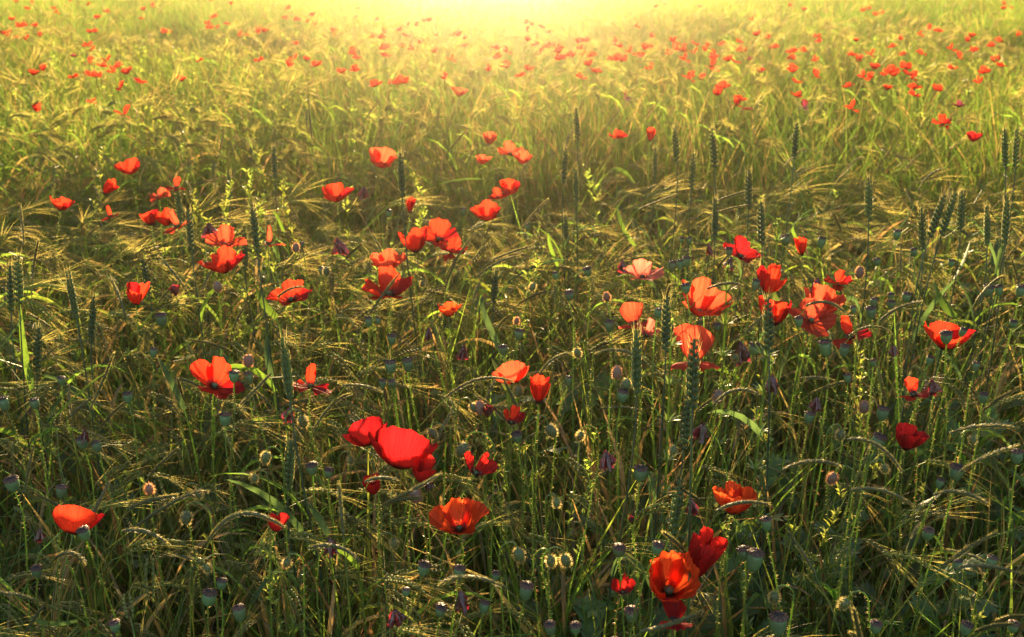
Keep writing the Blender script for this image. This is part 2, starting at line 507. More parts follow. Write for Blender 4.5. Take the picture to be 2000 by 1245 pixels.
# ------------------------------------------------------------------ poppies
PET = {  # az (270 faces the viewer), tilt at base, tilt at rim, size, half spread, ruffle
 'cup':   [(90, 62, 10, 1.0, 78, .8), (0, 68, 24, 1.0, 68, .9), (180, 68, 24, 1.0, 68, .9), (270, 66, 36, .84, 76, .8)],
 'bowl':  [(90, 68, 18, 1.0, 70, .9), (10, 82, 50, .95, 58, 1.), (170, 82, 50, .95, 58, 1.), (270, 74, 60, .75, 70, .9)],
 'deep':  [(90, 58, -4, 1.0, 84, .7), (0, 62, 6, .98, 78, .8), (180, 62, 6, .98, 78, .8), (275, 60, 12, .90, 80, .7)],
 'wing':  [(90, 40, 0, 1.12, 66, .6), (335, 80, 84, .92, 54, .9), (205, 80, 88, .92, 56, .9)],
 'tight': [(90, 32, -4, 1.0, 80, .4), (0, 30, -6, .95, 75, .5), (180, 30, -6, .95, 75, .5), (270, 34, -4, .98, 80, .4)],
 'open':  [(90, 62, 52, 1.0, 60, .8), (0, 76, 66, .95, 58, 1.), (180, 76, 66, .95, 58, 1.), (270, 84, 84, 1.0, 64, .8)],
 'droop': [(90, 66, 2, 1.3, 92, .7), (345, 75, 112, .8, 50, 1.1), (195, 75, 116, .8, 50, 1.1), (270, 88, 120, .6, 50, 1.)],
 'dome':  [(272, 88, 12, 1.20, 84, .38, .34), (15, 84, 22, 1.05, 70, .5, .36), (165, 84, 24, 1.05, 70, .5, .36), (90, 70, 20, .70, 70, .5)],
 'fan':   [(90, 24, -2, 1.0, 74, .6), (20, 60, 25, .9, 50, .7), (165, 62, 30, .9, 50, .8)],
 'ragged':[(80, 50, 30, .95, 50, 1.3), (10, 70, 70, .9, 40, 1.4), (160, 60, 60, .9, 42, 1.4), (250, 80, 95, .9, 40, 1.4), (290, 60, 50, .7, 40, 1.4)],
 'half':  [(60, 45, 5, 1.0, 70, .6), (150, 55, 15, .95, 66, .7), (280, 60, 5, .95, 72, .6)],
}

def petal_grid(az, a0, a1, size, spread, ruf, nu=15, nv=11, rnd=.30):
    s_ = np.linspace(-1, 1, nu); ph = rng.uniform(0, 6.28, 6)
    rim = 1 - rnd * np.abs(s_) ** 2.3 + .035 * np.sin(s_ * 5 + ph[0]) * ruf + .022 * np.sin(s_ * 13 + ph[1]) * ruf + .012 * rng.normal(size=nu) * (nu > 9)
    cr = rng.normal(size=(nu, nv)) * (nu > 9)
    tear = rng.uniform(-.8, .8)
    if ruf > .5 and rng.random() < .35: rim -= .16 * np.exp(-((s_ - tear) / .09) ** 2)
    V = np.zeros((nu, nv, 3)); U = []
    for i, s in enumerate(s_):
        L = size * rim[i]
        t = np.linspace(0, 1, nv)
        curl = a1 + ruf * 12 * math.sin(s * 4 + ph[2])
        a = np.radians(a0 + (curl - a0) * t ** .9)
        ds = L / (nv - 1)
        rad = np.concatenate(([0], np.cumsum(np.sin((a[1:] + a[:-1]) / 2)) * ds)) + .03 * size
        z = np.concatenate(([0], np.cumsum(np.cos((a[1:] + a[:-1]) / 2)) * ds))
        th = math.radians(s * spread) * (1 - .08 * t)
        # wrinkles that deepen towards the rim
        wr = ruf * size * (.035 * np.sin(s * 9 + ph[3] + t * 2) + .020 * np.sin(s * 19 + ph[4] - t * 3)) * t ** 1.5
        wr = wr + size * (.006 * cr[i] * t + ruf * .012 * np.sin(s * 31 + ph[5] + 4 * t) * t)
        rad2 = rad + wr * np.cos(a); z2 = z - wr * np.sin(a)
        x, y = rad2 * np.cos(th), rad2 * np.sin(th)
        A = math.radians(az); c, q = math.cos(A), math.sin(A)
        V[i, :, 0] = x * c - y * q; V[i, :, 1] = x * q + y * c; V[i, :, 2] = z2
        U += [(s + az * .37, tt, 0) for tt in t]
    F = [(i * nv + j, (i + 1) * nv + j, (i + 1) * nv + j + 1, i * nv + j + 1) for i in range(nu - 1) for j in range(nv - 1)]
    return V.reshape(-1, 3), F, U

def axis_matrix(ax, roll=0.0):
    z = Vector(ax).normalized()
    x = Vector((1, 0, 0)); x = (x - z * x.dot(z)).normalized()
    y = z.cross(x)
    return Matrix((x, y, z)).transposed() @ Matrix.Rotation(math.radians(roll), 3, 'Z')

def make_flower(style, tilt, size, roll=0., near=True):
    """Petal vertex sets in flower space turned by tilt (x right, y away from the viewer)."""
    R = np.array(axis_matrix((tilt[0], tilt[1], 1), roll))
    nu, nv = (27, 18) if near else (7, 5)
    out = []
    for (az, a0, a1, s, sp, rf, *rn) in PET[style]:
        V, F, U = petal_grid(az + rng.uniform(-14, 14), a0 + rng.uniform(-8, 8), a1 + rng.uniform(-16, 16), s * size * rng.uniform(.94, 1.05), sp * rng.uniform(.93, 1.06), rf, nu, nv, rn[0] if rn else .30)
        out.append((V @ R.T, F, U))
    return out, R

def fit_flower(X, Y, w, h, z, style, tilt, roll=0., near=True):
    """Real size and place of a flower whose head spans w pixels when seen across depth at height z."""
    c = at_z(X, Y, z)
    size = .045; w, h = w * 1.17, h * 1.17
    best = None
    for k in range(7 if w > 26 else 2):         # of several natural variants keep the one whose outline fits best
        tl = (tilt[0] + rng.uniform(-.12, .12), tilt[1] + rng.uniform(-.25, .25))
        ps, R_ = make_flower(style, tl, size, roll, near)
        av = np.concatenate([p[0] for p in ps])
        q = project(av + c)
        e = abs(math.log((np.ptp(q[:, 0]) / np.ptp(q[:, 1])) / (w / h)))
        if best is None or e < best[0]: best = (e, ps, R_, av, q)
    _e, pets, R, allv, pr = best
    k = math.sqrt((w / np.ptp(pr[:, 0])) * (h / np.ptp(pr[:, 1])))
    k = min(max(k, .55), 1.7)
    allv2 = allv * k
    pr = project(allv2 + c)
    cx, cy_ = (pr[:, 0].min() + pr[:, 0].max()) / 2, (pr[:, 1].min() + pr[:, 1].max()) / 2
    dep = project(c)[0, 2]
    c = c + np.array((1., 0, 0)) * (X - cx) / FPX * dep - UP * (Y - cy_) / FPX * dep
    return c, [(V * k, F, U) for V, F, U in pets], R, size * k

def stem_to(head, ax, seed_az=None, spread=.10, ground=0.0):
    """Base point on the ground and a curved stem up to the head."""
    a = rng.uniform(0, 2 * PI) if seed_az is None else seed_az
    r = rng.uniform(.02, spread)
    b = np.array((head[0] + r * math.cos(a), head[1] + r * math.sin(a) * .6, ground))
    L = np.linalg.norm(head - b)
    P = hermite(b, np.array((rng.normal() * .12, rng.normal() * .08, 1.0)) * L * .9, head, unit(ax) * L * .8, 16)
    P[1:-1, 0] += .004 * np.sin(np.linspace(0, 9, 14) + a)
    return b, P

def poppy(label, X, Y, w, h, style='cup', tilt=(0, .15), m='petal_red', roll=0., z=None, group=None):
    z = flower_z(Y) if z is None else z
    c, pets, R, size = fit_flower(X, Y, w, h, z, style, tilt, roll)
    ax = R @ np.array((0, 0, 1.))
    base, P = stem_to(c, ax)
    t = thing('poppy', label, 'poppy', base, group)
    for k, (V, F, U) in enumerate(pets):
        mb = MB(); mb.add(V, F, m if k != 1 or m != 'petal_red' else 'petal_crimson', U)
        obj('petal', mb.mesh('petal', uv=True), t, c - base)
    st = MB(); st.tube(P - base, np.linspace(.0013, .0009, 16), 'green_stem', 5, False)
    so = obj('stem', st.mesh('stem'), t)
    hb = MB(); hairs_along(hb, P - base, .001, .0022 if Y > 350 else .006, .0042, 'hair' if rng.random() < .75 else 'hair_red', .00055 if Y > 350 else .001, lim=.38)
    obj('stem_hairs', hb.mesh('stem_hairs', False), so, kind='stuff')
    if w > 28:
        M4 = Matrix(R.tolist()).to_4x4()
        ov = MB(); r = size * .085
        ov.lathe([(r * .5, 0), (r, r * .8), (r * 1.05, r * 1.6), (r * 1.2, r * 1.9), (r * .1, r * 2.1)], 'pod_skin', 9, M4)
        obj('ovary', ov.mesh('ovary'), t, c - base)
        sm = MB()
        for _ in range(60):
            a = rng.uniform(0, 2 * PI); e = rng.uniform(.3, 1.1)
            d = R @ np.array((math.cos(a) * math.sin(e), math.sin(a) * math.sin(e), math.cos(e)))
            L = size * rng.uniform(.16, .25); q = R @ np.array((math.cos(a), math.sin(a), 0)) * r * .7
            sm.spike(q, d, L, .0006, 'stamen'); sm.seed(q + d * L * .95, d, .0022, .0014, 'stamen')
        obj('stamens', sm.mesh('stamens', False), t, c - base)
    return c

FARM = {}
def far_poppy(X, Y, label, group, i, dark=False, scale=1.0):
    """A distant flower: petals, stem in one small mesh (too small in view to show parts)."""
    z = flower_z(Y) + rng.uniform(-.02, .05)
    c = at_z(X, Y, z)
    key = (int(i) % 12, dark)
    if key not in FARM:
        st = ['bowl', 'cup', 'open', 'droop', 'bowl', 'wing', 'half', 'cup', 'bowl', 'ragged', 'open', 'fan'][key[0]]
        pets, R = make_flower(st, (rng.uniform(-.4, .4), rng.uniform(-.3, .4)), .036, 0, False)
        mb = MB()
        for V, F, U in pets: mb.add(V, F, 'wilted' if dark else 'petal_red', U)
        ax = R @ np.array((0, 0, 1.))
        P = hermite(np.array((rng.uniform(-.06, .06), rng.uniform(-.05, .05), -.75)), np.array((0, 0, .6)), np.zeros(3), ax * .5, 8)
        mb.tube(P, .0014, 'green_stem', 3, False)
        FARM[key] = mb.mesh('poppy', uv=True)
    o = obj('poppy', FARM[key], None, c)
    o.rotation_euler = (0, 0, rng.uniform(-.9, .9))
    s = scale * rng.uniform(.85, 1.15)
    o.scale = (s, s, s)
    return tag(o, label, 'poppy', group)

def seed_head(label, X, Y, w=26, z=None, tilt=None, group='poppy seed heads'):
    z = flower_z(Y) - .02 if z is None else z
    c = at_z(X, Y, z); dep = project(c)[0, 2]
    r = min(max(w / FPX * dep / 2, .0045), .0105)
    hgt = r * rng.uniform(2.1, 2.7)
    tl = tilt or (rng.uniform(-.25, .25), rng.uniform(-.15, .2))
    R = np.array(axis_matrix((tl[0], tl[1], 1))); ax = R @ np.array((0, 0, 1.))
    M4 = Matrix(R.tolist()).to_4x4()
    b0 = c - ax * hgt * .5
    base, P = stem_to(b0, ax, spread=.13)
    t = thing('poppy_seed_head', label, 'seed head', base, group)
    cp = MB()
    cp.lathe([(r * .22, 0), (r * .5, hgt * .07), (r * .82, hgt * .28), (r, hgt * .58), (r * .98, hgt * .8), (r * .86, hgt * .93)], 'pod_skin', 14, M4, .025, 7)
    obj('capsule', cp.mesh('capsule'), t, b0 - base)
    ld = MB()
    ld.lathe([(r * .80, hgt * .93), (r * 1.12, hgt * .955), (r * 1.14, hgt * .985), (r * .7, hgt * 1.05), (r * .12, hgt * 1.10)], 'pod_lid', 20, M4, .06, 10)
    for k in range(10):
        a = 2 * PI * k / 10
        q = [R @ np.array((math.cos(a) * rr, math.sin(a) * rr, zz)) for rr, zz in ((r * .1, hgt * 1.12), (r * .7, hgt * 1.085), (r * 1.15, hgt * 1.0))]
        ld.tube(q, r * .06, 'stamen', 3)
    obj('lid', ld.mesh('lid'), t, b0 - base)
    st = MB(); st.tube(P - base, np.linspace(.0013, .0010, 16), 'green_stem', 5, False)
    so = obj('stem', st.mesh('stem'), t)
    hb = MB(); hairs_along(hb, P - base, .001, .0024, .0040, 'hair', .00055, lim=.25)
    obj('stem_hairs', hb.mesh('stem_hairs', False), so, kind='stuff')
    return c

def bud(label, X, Y, w=24, hang=True, ang=None, mauve=False, z=None, group='hairy poppy buds'):
    z = flower_z(Y) - .01 if z is None else z
    c = at_z(X, Y, z); dep = project(c)[0, 2]
    r = min(max(w / FPX * dep / 2, .0045), .0085); L = r * 2.9
    if hang:
        a = rng.uniform(-.5, .5) if ang is None else ang       # swing from straight down, sideways
        dn = unit((math.sin(a), rng.uniform(-.25, .25), -math.cos(a)))
        top = c - dn * L / 2
        sx = -1 if (a > 0) else 1
        sx = -sx if rng.random() < .1 else sx
        hk = r * rng.uniform(1.6, 2.4)
        b = np.array((top[0] - sx * 0 + (-(sx)) * hk * -2 + rng.uniform(-.02, .02), top[1] + rng.uniform(-.04, .03), 0.))
        apex = top + np.array((sx * hk, 0, hk * 1.25))
        sh = top + np.array((sx * hk * 2.0, 0, -hk * .6))
        low = hermite(b, np.array((rng.normal() * .1, 0, sh[2])), sh, np.array((0, 0, .10)), 14)
        arc = []
        for q in np.linspace(0, PI, 9):
            arc.append(np.array((top[0] + sx * hk * (1 + math.cos(q)), top[1], top[2] + hk * 1.2 * math.sin(q) - hk * .6 * (1 + math.cos(q)) / 2)))
        P = np.concatenate((low[:-1], arc))
        base = b; ax = dn; b0 = top
    else:
        tl = (rng.uniform(-.2, .2), 0) if ang is None else (math.tan(ang), 0)
        ax = unit((tl[0], 0, 1)); b0 = c - ax * L / 2
        base, P = stem_to(b0, ax)
    R = np.array(axis_matrix(ax)) if abs(ax[0]) < .98 else np.eye(3)
    M4 = Matrix(R.tolist()).to_4x4()
    t = thing('poppy_bud', label, 'poppy bud', base, group)
    bm_ = MB()
    bm_.lathe([(r * .25, 0), (r * .7, L * .1), (r * .97, L * .3), (r, L * .52), (r * .86, L * .75), (r * .5, L * .93), (r * .1, L)], 'bud_skin_mauve' if mauve else 'bud_skin', 12, M4, .03, 2)
    bo = obj('bud', bm_.mesh('bud'), t, b0 - base)
    hb = MB()
    for _ in range(330):
        u, v = rng.uniform(0, 2 * PI), rng.uniform(.03, .99)
        rr = r * math.sin(min(PI, .35 + v * 2.7)) ** .6
        n_ = np.array((math.cos(u), math.sin(u), (v - .5) * 1.2))
        p = R @ np.array((math.cos(u) * rr, math.sin(u) * rr, v * L)); d = unit(R @ unit(n_))
        hb.spike(p, unit(d + rng.normal(size=3) * .15), rng.uniform(.0025, .0048), .0005, 'hair_red' if (mauve or rng.random() < .15) else 'hair')
    obj('bud_hairs', hb.mesh('bud_hairs', False), bo, kind='stuff')
    st = MB(); st.tube(P - base, np.linspace(.0012, .0009, len(P)), 'green_stem', 5, False)
    so = obj('stem', st.mesh('stem'), t)
    hb = MB(); hairs_along(hb, P - base, .001, .0022, .0040, 'hair' if rng.random() < .6 else 'hair_red', .00055, lim=.3)
    obj('stem_hairs', hb.mesh('stem_hairs', False), so, kind='stuff')

def wilted_poppy(label, X, Y, w, h, z=None, m='wilted', hang=True):
    """A spent flower: petals crumpled into a hanging wad."""
    z = flower_z(Y) - .01 if z is None else z
    c = at_z(X, Y, z); dep = project(c)[0, 2]
    W, H = w / FPX * dep, h / FPX * dep
    ax = unit((rng.uniform(-.3, .3), 0, -1 if hang else 1))
    b0 = c - ax * H / 2
    base, P = stem_to(b0, np.array((ax[0], 0, .4 if hang else 1)))
    t = thing('wilted_poppy', label, 'wilted poppy', base, 'spent poppies with crumpled dark petals')
    R = np.array(axis_matrix(ax))
    for k in range(4):
        V, F, U = petal_grid(k * 90 + rng.uniform(-20, 20), rng.uniform(15, 40), rng.uniform(-25, 5), H * rng.uniform(.85, 1.05), rng.uniform(45, 75), 2.6, 13, 10)
        V[:, :2] *= min(1.3, W / max(.001, np.ptp(V[:, 0])) * .9)
        V += rng.normal(size=V.shape) * H * .018
        mb = MB(); mb.add(V @ R.T, F, m, U)
        obj('petal', mb.mesh('petal', uv=True), t, b0 - base)
    st = MB(); st.tube(P - base, np.linspace(.0013, .0009, 16), 'green_stem', 5, False)
    so = obj('stem', st.mesh('stem'), t)
    hb = MB(); hairs_along(hb, P - base, .001, .0026, .0040, 'hair', .00055, lim=.22)
    obj('stem_hairs', hb.mesh('stem_hairs', False), so, kind='stuff')
# ------------------------------------------------------------------ the ground and the air
def ground_mat():
    m = bpy.data.materials.new('soil'); m.use_nodes = True
    nt = m.node_tree; n, l = nt.nodes, nt.links
    b = n['Principled BSDF']; b.inputs['Roughness'].default_value = .95
    tc = n.new('ShaderNodeTexCoord'); no = n.new('ShaderNodeTexNoise'); no.inputs['Scale'].default_value = 9; no.inputs['Detail'].default_value = 8
    l.new(tc.outputs['Object'], no.inputs['Vector'])
    r = n.new('ShaderNodeValToRGB'); r.color_ramp.elements[0].color = (.025, .020, .012, 1); r.color_ramp.elements[1].color = (.09, .075, .035, 1)
    l.new(no.outputs['Fac'], r.inputs[0]); l.new(r.outputs[0], b.inputs['Base Color'])
    bp = n.new('ShaderNodeBump'); bp.inputs['Distance'].default_value = .03; l.new(no.outputs['Fac'], bp.inputs['Height']); l.new(bp.outputs[0], b.inputs['Normal'])
    return m
MATS['soil'] = ground_mat()

def bumps(x, y):
    return (math.sin(x * 2.1 + 1.3) * math.sin(y * 1.7 + .4) + .6 * math.sin(x * 4.3 - y * 3.1) + .4 * math.sin(x * 7.7 + y * 6.1 + 2)) / 2.0

GM = MB()
xs = np.concatenate((-np.geomspace(160, 3, 16), np.linspace(-2.5, 2.5, 26), np.geomspace(3, 160, 16)))
ys = np.concatenate((-np.geomspace(60, 1, 10), np.linspace(-.5, 7, 40), np.geomspace(7.5, 220, 20)))
GM.add([(x, y, -.01 + .018 * bumps(x, y)) for y in ys for x in xs],
       [(j * len(xs) + i, j * len(xs) + i + 1, (j + 1) * len(xs) + i + 1, (j + 1) * len(xs) + i) for j in range(len(ys) - 1) for i in range(len(xs) - 1)], 'soil')
obj('ground', GM.mesh('ground'), kind='structure')

hz = bpy.data.meshes.new('haze')
x0, x1, y0, y1, z0, z1 = -161, 161, -61, 221, -1.1, 1.45
hz.from_pydata([(x, y, z) for z in (z0, z1) for y in (y0, y1) for x in (x0, x1)], [],
               [(0, 2, 3, 1), (4, 5, 7, 6), (0, 1, 5, 4), (2, 6, 7, 3), (0, 4, 6, 2), (1, 3, 7, 5)])
hm = bpy.data.materials.new('haze'); hm.use_nodes = True
hn = hm.node_tree.nodes; hn.clear()
ho = hn.new('ShaderNodeOutputMaterial'); pv = hn.new('ShaderNodeVolumePrincipled')
pv.inputs['Color'].default_value = (1.0, .88, .80, 1)
pv.inputs['Density'].default_value = HAZE_DENSITY
pv.inputs['Anisotropy'].default_value = HAZE_G
hm.node_tree.links.new(pv.outputs[0], ho.inputs['Volume'])
hz.materials.append(hm)
obj('haze', hz, kind='stuff')

def sstep(a, b, v):
    t = min(1, max(0, (v - a) / (b - a))); return t * t * (3 - 2 * t)

def crop_h(x, y):
    """Height of the crop: lower along the wheel track that crosses the field."""
    yt = 3.35 + .12 * math.sin(x * 1.3 + .5) + .06 * x
    track = sstep(yt - .75, yt - .1, y) * (1 - sstep(yt + .25, yt + .6, y))
    far = sstep(yt + .2, yt + .7, y)
    near = 1 - sstep(1.3, 3.0, y - .25 * x)
    h = .61 + .03 * bumps(x, y) - .17 * track + .055 * far - .11 * near
    for (cx, cy_, r, d) in ((-1.9, 7.9, .55, .22), (-2.75, 8.2, .5, .15), (-3.0, 9.3, .5, .2), (4.1, 8.8, .7, .2), (3.4, 7.6, .6, .1), (3.2, 4.6, .5, .08), (-1.2, 5.2, .4, .08)):
        h -= d * math.exp(-((x - cx) ** 2 + ((y - cy_) * .8) ** 2) / r / r)
    return h

def in_view(x, y, z, pad=60):
    p = project(np.array((x, y, z)))[0]
    return p[2] > .2 and -pad < p[0] < 2000 + pad and -pad < p[1] < 1245 + pad

# ------------------------------------------------------------------ scattering one "stuff" object out of small prototypes
def scatter(name, protos, pts, rots, scl, idx, label=None):
    me = bpy.data.meshes.new(name)
    me.vertices.add(len(pts)); me.vertices.foreach_set('co', np.asarray(pts, float).ravel())
    for nm, arr in (('rot', rots), ('scl', scl)):
        a = me.attributes.new(nm, 'FLOAT_VECTOR', 'POINT'); a.data.foreach_set('vector', np.asarray(arr, float).ravel())
    a = me.attributes.new('pick', 'INT', 'POINT'); a.data.foreach_set('value', np.asarray(idx, np.int32))
    o = obj(name, me, kind='stuff')
    if label: o['label'] = label
    g = bpy.data.node_groups.new(name, 'GeometryNodeTree')
    g.interface.new_socket('Geometry', in_out='INPUT', socket_type='NodeSocketGeometry')
    g.interface.new_socket('Geometry', in_out='OUTPUT', socket_type='NodeSocketGeometry')
    n, l = g.nodes, g.links
    gi, go = n.new('NodeGroupInput'), n.new('NodeGroupOutput')
    iop = n.new('GeometryNodeInstanceOnPoints'); m2p = n.new('GeometryNodeMeshToPoints')
    j = n.new('GeometryNodeJoinGeometry')
    for k, pm in reversed(list(enumerate(protos))):
        po = bpy.data.objects.new('proto_' + name, pm)
        oi = n.new('GeometryNodeObjectInfo'); oi.inputs['Object'].default_value = po; oi.inputs['As Instance'].default_value = True
        l.new(oi.outputs['Geometry'], j.inputs[0])
    def attr(nm, ty):
        q = n.new('GeometryNodeInputNamedAttribute'); q.data_type = ty; q.inputs['Name'].default_value = nm
        return q.outputs['Attribute']
    l.new(gi.outputs[0], m2p.inputs[0]); l.new(m2p.outputs[0], iop.inputs['Points'])
    l.new(j.outputs[0], iop.inputs['Instance'])
    iop.inputs['Pick Instance'].default_value = True
    l.new(attr('pick', 'INT'), iop.inputs['Instance Index'])
    l.new(attr('rot', 'FLOAT_VECTOR'), iop.inputs['Rotation'])
    l.new(attr('scl', 'FLOAT_VECTOR'), iop.inputs['Scale'])
    l.new(iop.outputs[0], go.inputs[0])
    o.modifiers.new('scatter', 'NODES').node_group = g
    return o
# ------------------------------------------------------------------ the poppies one by one
# X, Y, w, h, style, tilt, material, label phrase (also the landmark that others are named by)
HEROES = [
 (787,874,112,78,'dome',(.15,.75),'petal_crimson','largest crimson poppy with domed glossy petals'),
 (712,843,66,60,'dome',(-.5,.75),'petal_crimson','smooth red poppy half behind the largest crimson one'),
 (897,1008,100,64,'cup',(-.05,.02),'petal_orange','orange-red cup poppy low in the centre'),
 (153,1015,84,54,'dome',(.15,.7),'petal_red','domed red poppy alone near the lower left corner'),
 (424,738,92,72,'bowl',(.30,-.10),'petal_red','broad red poppy with dark heart beside two seed heads'),
 (606,741,72,54,'wing',(.05,.15),'petal_red','winged poppy with one upright and two flat petals'),
 (1318,1125,84,90,'deep',(-.10,-.35),'petal_orange','big orange-red poppy at the lower right of centre'),
 (1382,1080,72,98,'tight',(.30,-.15),'petal_dark_shaded','shaded dark red poppy behind the big orange-red one'),
 (1320,1200,62,32,'droop',(0,.1),'petal_dark_shaded','dark red poppy lying low at the bottom edge'),
 (1218,1140,36,34,'fan',(.1,0),'petal_dark_shaded','small shaded poppy left of the big orange-red one'),
 (1435,972,80,54,'deep',(.10,.02),'petal_orange','round orange-red poppy over an arching grass spike'),
 (545,1020,42,28,'half',(.3,.1),'petal_dark_shaded','shaded red poppy deep among leaves'),
 (725,945,28,42,'half',(.1,.1),'petal_dark_shaded','narrow shaded poppy under the smooth red one'),
 (828,915,42,46,'half',(.2,0),'petal_dark_shaded','shaded poppy tucked under the largest crimson one'),
 (940,905,58,42,'fan',(.5,0),'petal_dark_shaded','shaded poppy lying behind a nodding barley ear'),
 (1005,810,30,42,'fan',(.3,.1),'petal_red','thin red poppy leaning under the tight rolled one'),
 (1055,760,36,50,'tight',(-.03,.1),'petal_red','tightly rolled upright red poppy'),
 (997,728,62,42,'dome',(-.1,.6),'petal_salmon','pale salmon poppy behind a nodding bud'),
 (1357,680,88,80,'droop',(0,.05),'petal_salmon','drooping red poppy with a wheat ear before it'),
 (1383,579,86,68,'cup',(.12,-.12),'petal_salmon','open cup poppy with a pale glowing rim'),
 (1452,487,64,50,'bowl',(.18,.05),'petal_crimson','crimson poppy atop the right hand cluster'),
 (1508,545,50,52,'half',(.1,.1),'petal_red','red poppy half hidden behind the taller bedstraw'),
 (1514,607,54,54,'deep',(.05,.1),'petal_red','deep red poppy crossed by the taller bedstraw'),
 (1587,620,84,66,'open',(0,-.30),'petal_salmon','wide open poppy facing out with spread petals'),
 (1612,584,68,56,'cup',(.15,.05),'petal_salmon','pale lit poppy rising behind the wide open one'),
 (1638,548,52,36,'ragged',(0,.1),'petal_red','ragged frilly poppy at the back of the cluster'),
 (1665,650,58,66,'wing',(-.3,.05),'petal_red','poppy with one upright petal and a trailing one'),
 (1855,655,90,50,'cup',(.15,.1),'petal_red','broad flat poppy with a seed head before it'),
 (1785,760,42,50,'wing',(-.1,.1),'petal_red','small two-petalled poppy beside a wilted bloom'),
 (1783,853,60,46,'deep',(.25,.1),'petal_crimson','shaded closed poppy at the right by grass spikes'),
 (1563,481,26,30,'tight',(-.2,.1),'petal_red','small furled poppy beside the crimson one'),
 (1257,527,68,38,'bowl',(0,.1),'petal_pale','pale pink poppy beside a dark bud'),
 (1238,617,56,42,'droop',(-.2,.1),'petal_salmon','pale reversed poppy with a seed head before it'),
 (1268,640,34,36,'fan',(.3,.05),'petal_pale','small pale poppy behind the pale reversed one'),
 (879,604,40,26,'cup',(0,.1),'petal_orange','small orange poppy alone mid field'),
 (757,552,90,56,'bowl',(.05,-.05),'petal_red','broad red poppy crossed by a dark grass spike'),
 (758,508,64,38,'cup',(0,.1),'petal_salmon','pale topped poppy just behind the spike-crossed one'),
 (806,469,50,44,'deep',(-.1,.1),'petal_red','round red poppy left of the central pair'),
 (858,454,62,54,'bowl',(.1,-.1),'petal_red','bright red poppy of the central pair'),
 (885,485,45,50,'ragged',(.1,.1),'petal_red','torn red poppy hanging under the central pair'),
 (948,411,52,36,'cup',(0,.05),'petal_red','rounded poppy crossed by a grass spike below the glow'),
 (996,365,36,28,'cup',(.1,.1),'petal_red','upper of two touching poppies below the glow'),
 (974,378,32,24,'bowl',(-.1,.1),'petal_red','lower of two touching poppies below the glow'),
 (803,401,20,26,'tight',(0,.1),'petal_red','small closed poppy between the grass stems'),
 (660,376,54,34,'cup',(0,.05),'petal_red','lone cup poppy beside a dark bud'),
 (565,572,64,54,'bowl',(-.05,.05),'petal_red','red poppy with a spike across and pod below'),
 (432,507,82,48,'cup',(-.05,0),'petal_red','wide red poppy in front of the stacked pair'),
 (442,462,66,42,'bowl',(0,.05),'petal_salmon','pale topped poppy at the back of the stacked pair'),
 (525,462,56,38,'wing',(0,.1),'petal_salmon','winged poppy behind an upright wheat ear'),
 (270,573,40,40,'half',(.2,.05),'petal_red','red poppy turned sideways near a wilted one'),
 (346,433,48,44,'wing',(-.3,.05),'petal_salmon','winged salmon poppy of the left trio'),
 (320,424,36,30,'deep',(0,.1),'petal_red','middle red poppy of the left trio'),
 (290,425,32,28,'deep',(-.1,.1),'petal_red','first red poppy of the left trio'),
 (215,418,30,28,'wing',(-.1,.1),'petal_red','small poppy crossed by a green stem'),
 (312,380,32,30,'ragged',(0,.1),'petal_salmon','ragged salmon poppy above the left trio'),
 (343,360,30,28,'wing',(0,.1),'petal_red','butterfly shaped poppy above the left trio'),
 (218,365,30,26,'tight',(.9,.1),'petal_red','furled poppy leaning over to one side'),
 (122,397,37,30,'cup',(.05,.05),'petal_red','neat cup poppy nearest the left edge'),
 (248,325,46,28,'cup',(0,.05),'petal_red','bright cup poppy behind a thin dark ear'),
 (748,308,44,38,'cup',(.3,0),'petal_salmon','pinkish poppy with one trailing petal'),
 (957,270,24,22,'deep',(0,.1),'petal_salmon','small round poppy highest under the glow'),
 (945,312,24,20,'cup',(0,.1),'petal_salmon','faint small poppy under the glow'),
 (998,290,42,28,'bowl',(0,.05),'petal_salmon','hazy pink poppy of the pair under the glow'),
 (1020,307,34,24,'cup',(.1,.1),'petal_salmon','smaller hazy poppy of the pair under the glow'),
 (898,179,24,22,'cup',(.1,.1),'petal_salmon','lone hazy poppy right beneath the brightest glow'),
 (1208,262,28,20,'bowl',(0,.1),'petal_red','hazy poppy at the edge of the tall crop'),
 (1272,263,15,26,'tight',(0,.1),'petal_red','slim closed poppy at the edge of the tall crop'),
 (1840,238,34,27,'ragged',(0,.1),'petal_red','ragged bright poppy before the tall crop'),
 (1904,267,26,20,'cup',(0,.1),'petal_crimson','rounded poppy before the tall crop at right'),
]
WILT = [(710,377,16,26),(662,482,26,36),(340,568,38,22),(410,450,24,30),(1215,520,20,26),(1592,565,22,44),(1447,690,24,50),(1508,750,24,36),
 (1593,790,20,30),(1370,843,26,38),(1186,900,24,42),(646,1068,30,42),(772,1208,28,42),(902,1172,24,42),(835,945,22,30),(1352,990,24,38),(1384,488,10,26),
 (953,803,32,26),(836,653,16,28),(905,690,22,34),(1820,758,32,36),(165,852,20,34),(1425,515,16,26),(78,1045,18,30),(565,810,16,40),(1232,1015,40,18),(1745,685,12,22)]
